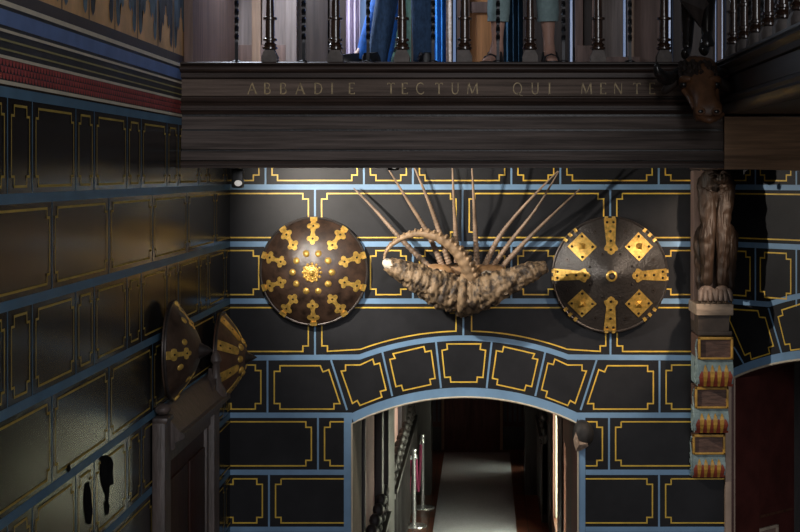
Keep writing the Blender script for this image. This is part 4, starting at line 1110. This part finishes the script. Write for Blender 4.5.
    rough([(458, 298, .24), (470, 295, .29), (486, 290.5, .32), (502, 284, .34), (518, 277, .35), (534, 270.5, .35), (547, 266, .35)], [.13, .135, .120, .097, .083, .068, .036], 11)
    m = MB(); m.tube(smooth_path([HP(465, 274, .30), HP(463, 286, .37), HP(461.5, 300, .40), HP(461, 311, .35)], 24), lerp_list([.03, .030, .034, .02], 24), 'horn_rough', 16, lambda i, a, p: 1 + .35 * noise.noise(p * 25)); m.build('hide_strip', t)
trophy()

# ================================================================== BEAST on the corbel, post, corbel
def corbel_group():
    m = MB(); x0, x1 = 1.437, 1.60
    m.box(x0, x1, 11.40, D - .005, 3.18, 4.218, 'post_wood', .01)
    struct(m.build('trim_11'), 'pale wooden post rising behind the carved beast')
    # cross beam over it
    m = MB(); m.box(1.43, 1.76, YB + .3, D - .003, 4.222, 4.5, 'dark_oak', .01); struct(m.build('trim_12'), 'dark cross beam above the post')
    c = thing('scroll_corbel', 'painted scroll corbel with blue, red and gold flames on the wall at right', 'corbel', (1.58, D, 2.05))
    Yf = 11.2
    bz = lambda py, Y: H - (py - VY) * Y / F
    m = MB(); m.box(1.425, 1.675, Yf - .03, D - .002, bz(315.5, Yf - .03), bz(304, Yf - .03), 'plinth_wood', .006); m.build('plinth', c)
    m = MB()
    a, b = bz(331, Yf), bz(315.5, Yf - .03)
    m.prism([(1.44, a), (1.44, b), (1.655, b), (1.648, a)], Yf, D - .002, 'plinth_dark', 'y'); 
    m.box(1.44, 1.668, Yf - .015, D - .002, a - .03, a, 'plinth_dark', .006); m.build('neck', c)
    x0 = 1.442
    tiers = [(Yf, 337.0, 359.5, 387, 1.678), (11.37, 387.0, 408.5, 433.5, 1.672), (11.50, 434.5, 454.5, 478, 1.668)]
    for q, (Y, ya, yb, yc, x1) in enumerate(tiers):
        za, zb_, zc = bz(ya, Y), bz(yb, Y), bz(yc, Y)
        m = MB(); m.box(x0, x1, Y + .012, D - .002, zb_, za, 'corbel_panel'); o = m.build('panel', c)
        g = MB()
        for (xa, xb, z0, z1) in ((x0, x1, za - .018, za), (x0, x1, zb_, zb_ + .014), (x0, x0 + .016, zb_, za), (x1 - .016, x1, zb_, za)):
            g.box(xa, xb, Y - .004, Y + .02, z0, z1, 'corbel_gold', .004)
        g.build('gilt_border', o, origin=wl(o))
        # scroll under the panel: a belly that swings out at the bottom
        m = MB(); n = 12; prof = []
        for i in range(n + 1):
            u = i / n; z = zb_ + (zc - zb_) * u
            prof.append((Y + .055 - .065 * math.sin(math.pi * (.12 + .74 * u)) , z))
        prof_all = prof + [(D - .002, zc), (D - .002, zb_)]
        split = 5
        m.prism(prof_all, x0, x1, 'corbel_blue'); o = m.build('scroll', c, smooth=50)
        fl = MB()                              # painted flames: gold tongues between red ones
        def on(u):                             # point of the belly at parameter u
            k = min(int(u * n), n - 1); f = u * n - k
            return (prof[k][0] + (prof[k + 1][0] - prof[k][0]) * f, prof[k][1] + (prof[k + 1][1] - prof[k][1]) * f)
        W = x1 - x0; N = 5
        def tongue(cx, w, u0, mt, off):
            rows = [(u0, .12), (u0 + .12, .6), (u0 + .25, .9), (.62 + u0 * .1, .8), (.8, .62), (1.0, .5)]
            rows = [r for r in rows if r[0] <= 1]
            for (ua, wa), (ub, wb) in zip(rows, rows[1:]):
                A, B = on(ua), on(ub)
                fl.face([(cx - w * wa, A[0] - off, A[1]), (cx + w * wa, A[0] - off, A[1]), (cx + w * wb, B[0] - off, B[1]), (cx - w * wb, B[0] - off, B[1])], mt)
        for i in range(N):
            cx = x0 + W * (i + .5) / N
            tongue(cx, W / N * .5, .42, 'corbel_red', .0015)
        for i in range(N + 1):
            cx = x0 + W * i / N; 
            if 0 < i < N: tongue(cx, W / N * .36, .20, 'corbel_gold', .003)
        fl.face([(x0, on(.9)[0] - .002, on(.9)[1]), (x1, on(.9)[0] - .002, on(.9)[1]), (x1, on(1)[0] - .002, on(1)[1]), (x0, on(1)[0] - .002, on(1)[1])], 'corbel_red')
        fl.build('flame_pattern', o, origin=wl(o), smooth=0, recalc=False)
        v = MB(); yc_, zc_ = Y + .10, (zb_ + zc) / 2    # volute on the side
        pts = []
        for i in range(40):
            a2 = i / 39 * 4.2 * math.pi; r = .012 + .072 * (1 - i / 39)
            pts.append((x0 - .002, yc_ + r * math.cos(a2 + 2.6), zc_ + .01 + r * math.sin(a2 + 2.6) * 1.2))
        v.tube([(x0 - .002, Y + .03, za - .02), (x0 - .002, Y + .10, (za + zb_) / 2), (x0 - .002, Y + .04, zb_)] + pts, .009, 'corbel_blue', 6); v.build('volute', c)
    # carved beast
    t = thing('carved_beast', 'dark carved wooden beast crouching on the painted corbel at right', 'carving', (1.56, 11.25, bz(304, Yf - .03)))
    zb0 = bz(304, Yf - .03)
    Yb = 11.27; k = Yb / F
    q = lambda px, py, dy=0: P(px, py, Yb + dy)
    V, E, R = [q(716, 205, .09)], [], [(.10, .09)]
    def add(p, par, r): V.append(Vector(p)); R.append(r); E.append((par, len(V) - 1)); return len(V) - 1
    ch = add(q(716, 184, .05), 0, (.115, .095)); nk = add(q(718, 170, .02), ch, .075)
    h = add(q(720, 172, -.06), nk, (.072, .066)); add(q(723, 184, -.13), h, (.046, .040))
    lo = add(q(716, 232, .14), 0, (.10, .07))
    for s, sx, kx, fx in ((-1, 705.5, 707.5, 706.5), (1, 728, 723.5, 722)):
        sh = add(q(sx, 188, .02), ch, .072); el = add(q(kx - s * 1, 222, .0), sh, .056); kn = add(q(kx, 240, -.02), el, .056)
        mid = add(q((kx + fx) / 2, 263, -.005), kn, .046); an = add(q(fx, 288, .0), mid, .042)
    for s, kx, fx in ((-1, 701, 702), (1, 731, 729.5)):
        hp = add(q(kx, 232, .10), lo, .065); k2 = add(q(kx - s * 0, 246, .03), hp, .052); sh2 = add(q(fx, 272, .06), k2, .04); add(q(fx, 292, .05), sh2, .034)
    vs, fs = skin_mesh(V, E, R, 4)
    ax = Vector((q(715, 200).x, Yb + .04, 0))
    def carve(v):                              # combed coat: grooves that run down the limbs, a little muscle
        d = Vector((v.x - ax.x, v.y - ax.y, 0)).normalized()
        g = noise.noise(Vector((v.x * 70, v.y * 40, v.z * 7))) * .011 + noise.noise(v * 20) * .012
        return v + d * g
    m = MB(); m.mesh([carve(v) for v in vs], fs, 'beast_wood'); m.build('body', t, smooth=80)
    m = MB()
    for s, px in ((-1, 713.5), (1, 725)): m.ball(q(px, 177, -.115), .020, 'beast_wood', 10, (1.2, .6, .8)); m.tube(smooth_path([q(px - 5, 174, -.10), q(px, 171.5, -.125), q(px + 5, 174, -.11)], 8), .012, 'beast_wood', 8)
    m.ball(q(723.5, 186, -.165), .024, 'beast_wood', 10, (1.1, .7, .8)); m.build('face', t)
    for fx in (706.5, 722):
        m = MB(); c0 = q(fx, 291, -.02)
        m.ball(c0 + Vector((0, 0, -.0)), .052, 'paw_wood', 14, (1, 1, .75))
        for i in range(4):
            x = (i - 1.5) * .028
            tip = Vector((c0.x + x * 1.25, c0.y - .085 + abs(i - 1.5) * .012, zb0 + .018))
            m.tube(smooth_path([c0 + Vector((x * .7, -.005, .005)), c0 + Vector((x * 1.05, -.045, -.005)), tip], 8), lerp_list([.019, .020, .015], 8), 'paw_wood', 10)
            m.tube([tip, tip + Vector((0, -.022, -.012))], [.010, .002], 'beast_wood', 6)
        m.build('paw', t)
corbel_group()

# ================================================================== BULL HEAD and dark figure at the gallery corner
def bull():
    t = thing('bull_head', 'dark brown carved bull head with curving black horns at the gallery corner', 'bull head', (1.21, YB - .06, 4.72))
    Yh = 9.45
    q = lambda px, py, dy=0: P(px, py, Yh + dy)
    # head as a loft of rounded sections from poll to muzzle
    secs = [((698, 65, .12), .075, .06), ((698, 70, .07), .112, .085), ((699, 77, .01), .104, .090), ((700, 84, -.04), .104, .095), ((702, 91, -.09), .084, .088),
            ((704, 98, -.13), .070, .080), ((706, 105, -.17), .070, .072), ((708, 111, -.20), .084, .070), ((709.5, 116, -.215), .080, .055), ((710.5, 119, -.21), .045, .03)]
    cs = [q(*s[0]) for s in secs]
    n = 28; vs, fs = [], []; M2 = []
    for i, (c, (_, w, d)) in enumerate(zip(cs, secs)):
        T = (cs[min(i + 1, len(cs) - 1)] - cs[max(i - 1, 0)]).normalized()
        side = (Vector((1, -.12, 0)) - T * Vector((1, -.12, 0)).dot(T)).normalized(); fr = T.cross(side).normalized()
        if fr.y > 0: fr = -fr
        for k in range(n):
            a = 2 * math.pi * k / n; x, y = math.cos(a), math.sin(a)
            e = 1 / (abs(x) ** 2.6 + abs(y) ** 2.6) ** (1 / 2.6)
            vs.append(c + side * x * e * w + fr * y * e * d)
    L = len(secs)
    for i in range(L - 1):
        for k in range(n): fs.append((i * n + k, i * n + (k + 1) % n, (i + 1) * n + (k + 1) % n, (i + 1) * n + k))
    fs.append(list(range(n))[::-1]); fs.append([(L - 1) * n + k for k in range(n)])
    bm = bmesh.new(); bv = [bm.verts.new(v) for v in vs]; [bm.faces.new([bv[i] for i in f]) for f in fs]
    bmesh.ops.subdivide_edges(bm, edges=bm.edges[:], cuts=1, use_grid_fill=True, smooth=.6)
    for v in bm.verts: v.co += (v.co - cs[4]).normalized() * .012 * noise.noise(v.co * 14)
    bm.verts.index_update()
    m = MB(); m.mesh([v.co.copy() for v in bm.verts], [[v.index for v in f.verts] for f in bm.faces], 'bull_face'); bm.free()
    # brow ridges and lips belong to the carved head
    for sg in (-1, 1):
        m.tube(smooth_path([q(700 + sg * 19, 84, -.03), q(700 + sg * 17, 79.5, -.10), q(700 + sg * 9, 79, -.13)], 10), lerp_list([.012, .024, .012], 10), 'bull_face', 8)
        m.tube(smooth_path([q(700 + sg * 17, 90, -.08), q(703 + sg * 13, 98, -.12), q(707 + sg * 13, 108, -.19)], 10), lerp_list([.012, .020, .012], 10), 'bull_face', 8)
    m.tube(smooth_path([q(696, 114, -.22), q(709.5, 120, -.27), q(723, 114, -.22)], 14), lerp_list([.012, .022, .012], 14), 'bull_face', 10)
    m.build('head', t, smooth=70)
    for sg in (-1, 1):
        m = MB(); m.ball(q(700 + sg * 16.5, 84.5, -.10), .019, 'bull_horn', 12); m.build('eye', t)
    for sg in (-1, 1):
        m = MB(); c0 = q(708.5 + sg * 8, 111.5, -.262)
        m.tube(smooth_path([c0 + Vector((.022 * math.cos(a), -.004, .016 * math.sin(a))) for a in [i * math.pi / 4 for i in range(9)]], 16), .008, 'bull_face', 8)
        m.ball(c0, .017, 'bull_horn', 10, (1.2, .6, .9)); m.build('nostril', t)
    m = MB()                                  # shaggy forelock
    random.seed(5)
    for i in range(60):
        a = random.uniform(-1, 1); b = random.uniform(0, 1)
        p0 = q(697 + a * 17, 60 + b * 14, -.02 - .05 * b - .03 * (1 - abs(a)))
        m.tube(smooth_path([p0, p0 + Vector((random.uniform(-.015, .015), -.025, -.02)), p0 + Vector((random.uniform(-.02, .02), -.015, -.06))], 5), lerp_list([.012, .010, .003], 5), 'bull_hide', 6)
    m.build('forelock', t)
    for pts in ([(684, 72, .08), (673, 78, .04), (663, 77, -.02), (657.5, 70, -.06), (657, 62, -.07)], [(709, 72, .08), (722, 74, .04), (734, 68, -.02), (740, 54, -.06), (742, 36, -.07)]):
        m = MB(); n2 = 24; m.tube(smooth_path([q(*p) for p in pts], n2), lerp_list([.045, .044, .038, .026, .004], n2), 'bull_horn', 14, lambda i, a, p: 1 + .03 * math.sin(i * 1.6)); m.build('horn', t)
    for s, px in ((-1, 680), (1, 716)):
        m = MB(); m.ball(q(px + s * 8, 84, .02), .072, 'bull_hide', 14, (1.15, .3, .42), Matrix.Rotation(s * .75, 3, 'Y')); m.build('ear', t)
    m = MB(); m.tube([q(697, 78, .10), q(697, 82, .26)], [.085, .10], 'bull_hide', 20); m.build('neck', t)
    # dark glossy figure standing over the bull
    f = thing('carved_figure', 'glossy black carved figure with one foot on the bull head at the corner', 'statue', P(702, 60, 9.62))
    Ys = 9.62; r = lambda px, py, dy=0: P(px, py, Ys + dy)
    V, E, R = [r(700, -45)], [], [(.10, .08)]
    def add(p, par, rr): V.append(Vector(p)); R.append(rr); E.append((par, len(V) - 1)); return len(V) - 1
    b1 = add(r(700, -75), 0, (.09, .07)); b2 = add(r(700, -100), b1, (.12, .08)); nk = add(r(700, -116), b2, .045); hd = add(r(700, -132), nk, .07); add(r(700, -142), hd, .05)
    for s in (-1, 1):
        e = add(r(700 + s * 24, -95), b2, .045); add(r(700 + s * 30, -65), e, .036)
    k1 = add(r(707, -12, -.04), 0, .062); c1 = add(r(707, 15, -.01), k1, .044); a1 = add(r(707, 42, 0), c1, .030); add(r(702, 54, -.06), a1, (.045, .028)); 
    k2 = add(r(690, -12, .02), 0, .062); c2 = add(r(688, 18, .10), k2, .045); a2 = add(r(687, 50, .13), c2, .032); add(r(684, 56, .07), a2, (.04, .026))
    vs, fs = skin_mesh(V, E, R, 2); m = MB(); m.mesh(vs, fs, 'statue_dark'); m.build('body', f, smooth=80)
    m = MB(); m.lathe([(.020, .0), (.042, .004), (.045, .02), (.034, .05), (.026, .09)], 'statue_dark', 16, Matrix.Translation(r(707, 47, -.02))); m.build('anklet', f)
    m = MB()                                  # hem of the robe falling in a diagonal
    A = [r(676, -40, -.02), r(681, 0, -.05), r(690, 12, -.07), r(701, 27, -.05), r(704, 10, -.09), r(712, 0, -.06), r(716, -40, -.02)]
    B = [p + Vector((0, .05, 0)) for p in A]; n3 = len(A)
    m.mesh(A + B, [list(range(n3)), list(range(n3, 2 * n3))[::-1]] + [(i, (i + 1) % n3, n3 + (i + 1) % n3, n3 + i) for i in range(n3)], 'panel_dark'); m.build('robe', f, smooth=0)
bull()

# ================================================================== DOOR on the left wall
def left_door():
    ya, yb = 8.86, 10.62
    z1 = 2.62; X = XL
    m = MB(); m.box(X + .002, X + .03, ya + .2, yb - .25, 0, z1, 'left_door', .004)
    o = struct(m.build('door_1'), 'dark brown panelled door in a carved frame on the left wall')
    p = MB()
    for y0, y1 in ((ya + .27, ya + .85), (ya + .93, yb - .32)):
        for z0, zz in ((.15, .9), (1.0, 1.78), (1.86, 2.5)): p.box(X + .03, X + .045, y0, y1, z0, zz, 'left_door', .008)
    p.build('door_panel', o)
    p = MB(); p.tube([(X + .03, ya + .9, 1.02), (X + .09, ya + .9, 1.02), (X + .09, ya + .98, 1.02)], .010, 'brass_dull', 8); p.build('door_handle', o)
    p = MB(); p.box(X + .046, X + .055, ya + .24, yb - .3, 1.805, 1.825, 'rim_iron', .002); p.build('iron_bar', o)
    f = MB()
    f.box(X + .002, X + .075, ya, ya + .17, 0, 2.88, 'frame_wood', .015); f.box(X + .002, X + .05, ya + .17, ya + .22, 0, 2.66, 'frame_wood', .01)
    f.box(X + .002, X + .085, yb - .2, yb, 0, 2.80, 'frame_wood', .015); f.box(X + .002, X + .05, yb - .28, yb - .2, 0, 2.66, 'frame_wood', .01)
    f.build('door_frame', o)
    l = MB()
    l.prism([(X + .002, 2.62), (X + .06, 2.62), (X + .06, 2.68), (X + .10, 2.70), (X + .10, 2.735), (X + .15, 2.755), (X + .15, 2.785), (X + .125, 2.79), (X + .04, 2.90), (X + .002, 2.91)], ya + .15, yb + .02, 'frame_wood', 'y')
    l.build('lintel', o)
    g = MB()                                  # finials
    g.ball((X + .045, ya + .085, 2.925), .045, 'frame_wood', 12, (1, 1.3, .7)); g.box(X + .005, X + .09, ya - .01, ya + .18, 2.86, 2.89, 'frame_wood', .012)
    g.lathe([(.075, 2.78), (.062, 2.83), (.038, 2.87), (.026, 2.93), (.022, 2.99), (.036, 3.01), (.032, 3.04), (.012, 3.07)], 'frame_wood', 10, Matrix.Translation((X + .08, yb - .12, 0)))
    g.prism([(yb - .34, 2.83), (yb + .02, 2.80), (yb - .03, 2.86), (yb - .10, 2.96), (yb - .17, 2.88)], X + .03, X + .09, 'frame_wood', 'x')
    g.build('finial', o)
left_door()

# ================================================================== broken round boss at the right jamb
def boss():
    c = P(583, 436, D - .02); t = thing('stone_boss', 'dark rounded stone boss with a pale chipped underside at the right jamb of the arch', 'boss', (c.x, D, c.z))
    m = MB(); r = .102
    n = 26; vs, fs = [], []
    for j in range(7):
        tt = math.pi / 2 * j / 6; 
        for i in range(n):
            a = 2 * math.pi * i / n
            vs.append((c.x - .01 + r * .86 * math.cos(a) * math.cos(tt * .9) * (1 if math.cos(a) > 0 else .75), D - .002 - .075 * math.sin(tt), c.z + .01 + r * 1.0 * math.sin(a) * math.cos(tt * .9)))
    for j in range(6):
        for i in range(n): fs.append((j * n + i, j * n + (i + 1) % n, (j + 1) * n + (i + 1) % n, (j + 1) * n + i))
    fs.append([6 * n + i for i in range(n)])
    m.mesh(vs, fs, 'boss_dark'); m.build('knob', t)
    m = MB(); vs = []; fs = []; rnd = random.Random(4)
    out = [(573.5, 440), (574.5, 446), (576, 451), (581, 450.5), (585, 448.5), (588.5, 446), (587.5, 443.5), (582, 442), (578.5, 440.5), (577, 433), (575.5, 432.5)]
    A = [P(a, b, D - .05 - rnd.random() * .03) for a, b in out]; B = [Vector((p.x, D - .002, p.z)) for p in A]; nn = len(A)
    cen = P(579, 445, D - .105)
    m.mesh(A + B + [cen], [(i, (i + 1) % nn, 2 * nn) for i in range(nn)] + [(i, (i + 1) % nn, nn + (i + 1) % nn, nn + i) for i in range(nn)], 'boss_chip'); q = m.build('broken_edge', t, smooth=0); q['label'] = 'pale chipped plaster'
boss()

# ================================================================== STANCHIONS and ropes in the corridor
def stanchions():
    def post(lab, px, py):
        Y = H * F / (py - VY); c = P(px, py, Y); c.z = 0
        t = thing('stanchion', lab, 'stanchion', c, 'chrome stanchions in the corridor')
        m = MB(); m.lathe([(.15, .001), (.155, .010), (.15, .022), (.06, .034), (.03, .05)], 'chrome', 24, Matrix.Translation(c)); m.build('base', t)
        m = MB(); m.lathe([(.024, .035), (.024, .82), (.026, .825)], 'chrome', 16, Matrix.Translation(c)); m.build('pole', t)
        m = MB(); m.lathe([(.026, .822), (.036, .83), (.036, .87), (.027, .88), (.03, .90), (.038, .905), (.036, .925), (.01, .935)], 'chrome', 16, Matrix.Translation(c))
        m.build('cap', t)
        return c
    a = post('chrome rope stanchion nearer the camera in the corridor', 414, 527)
    b = post('chrome rope stanchion further down the corridor', 422.5, 508.5)
    def rope(lab, p0, p1, sag):
        n = 24; pts = []
        for i in range(n + 1):
            u = i / n; p = p0.lerp(p1, u); p.z -= sag * 4 * u * (1 - u); pts.append(p)
        t = thing('velvet_rope', lab, 'rope', (p0 + p1) / 2, 'velvet ropes in the corridor')
        m = MB(); m.tube(pts, .019, 'velvet', 10); m.build('cord', t)
        for p, q in ((p0, pts[1]), (p1, pts[-2])):
            m = MB(); d = (q - p).normalized(); m.tube([p, p + d * .05], .022, 'chrome', 10); m.build('hook', t)
    hz = Vector((0, 0, .85))
    rope('dark red velvet rope hanging between the two chrome stanchions', a + hz + Vector((.02, .04, 0)), b + hz + Vector((-.02, -.045, 0)), .52)
    rope('purple-red velvet rope from the nearer stanchion to the left corridor wall', a + hz + Vector((-.04, 0, 0)), Vector((-.955, a.y + .35, .83)), .50)
stanchions()

# ================================================================== LAMPS
def spot(label, loc, aim, power, size, blend, col, radius=.03, top=4.419):
    loc = Vector(loc); t = thing('spotlight', label, 'lamp', loc + Vector((0, 0, .26)), 'spotlights under the gallery')
    m = MB(); m.box(loc.x - .012, loc.x + .012, loc.y - .012, loc.y + .012, loc.z + .05, top, 'lamp_black', .003); m.build('bracket', t)
    m = MB(); m.box(loc.x - .036, loc.x + .034, loc.y - .035, loc.y + .035, loc.z - .055, loc.z + .06, 'lamp_black', .014); m.build('housing', t)
    m = MB(); m.ball((loc.x + .006, loc.y - .024, loc.z - .026), .026, 'lamp_glass', 14, (1, .9, .8)); m.build('glass_dome', t)
    L = bpy.data.lights.new('lamp_beam', 'SPOT'); L.energy = power; L.spot_size = math.radians(size); L.spot_blend = blend; L.color = col; L.shadow_soft_size = radius
    o = bpy.data.objects.new('lamp_beam', L); COL.objects.link(o); o.parent = t
    d = (Vector(aim) - loc).normalized(); p = loc + d * .08
    o.location = p - t.location; o.rotation_euler = d.to_track_quat('-Z', 'Y').to_euler()
    return t
spot('small black spotlight with a white dome at the left end under the gallery', (-1.485, 9.96, 4.165), (-.15, D, 3.98), 190, 108, .75, (1, .91, .80), .025)
spot('small black spotlight behind the gallery beam, above the horn trophy', (-.55, 9.96, 4.27), (-.35, D, 3.75), 32, 88, .9, (1, .92, .82), .04)
spot('small black spotlight behind the gallery beam, near the carved beast', (1.85, 10.12, 4.29), (.70, D, 3.65), 150, 66, .5, (1, .78, .60), .03, 4.544)

def area(name, loc, aim, power, sx, sy, col):
    L = bpy.data.lights.new(name, 'AREA'); L.shape = 'RECTANGLE'; L.size = sx; L.size_y = sy; L.energy = power; L.color = col
    o = bpy.data.objects.new(name, L); COL.objects.link(o); o.location = loc
    o.rotation_euler = (Vector(aim) - Vector(loc)).to_track_quat('-Z', 'Y').to_euler(); return o
area('hall_window_and_fill_light', (2.6, -3.5, 6.6), (-.4, 11, 4.2), 370, 4, 3, (.95, .95, 1.0))
area('hall_window_and_fill_light', (1.6, -3.5, 3.0), (.4, 11, 3.6), 34, 4, 2.2, (1.0, .95, .88))  # lower fill light, added to brighten the timber beam under the side gallery
area('gallery_window_light', (-1.55, 10.75, 5.9), (-.3, 10.5, 5.0), 45, .5, .9, (.78, .86, 1.0))
W = bpy.data.worlds.new('hall_dim_air'); SC.world = W; W.use_nodes = True
W.node_tree.nodes['Background'].inputs[0].default_value = (.62, .70, .85, 1); W.node_tree.nodes['Background'].inputs[1].default_value = .03

# ================================================================== CAMERA
cd = bpy.data.cameras.new('camera'); co = bpy.data.objects.new('camera', cd); COL.objects.link(co)
co.location = (0, 0, H); co.rotation_euler = (math.pi / 2, 0, 0)
cd.sensor_width = 36; cd.sensor_fit = 'HORIZONTAL'; cd.lens = F * 36 / 800
cd.shift_x = (400 - VX) / 800; cd.shift_y = (VY - 266) / 800
cd.clip_end = 200
SC.camera = co
SC.view_settings.view_transform = 'Standard'; SC.view_settings.look = 'None'
SC.view_settings.exposure = 0; SC.view_settings.gamma = 1; SC.view_settings.use_curve_mapping = False
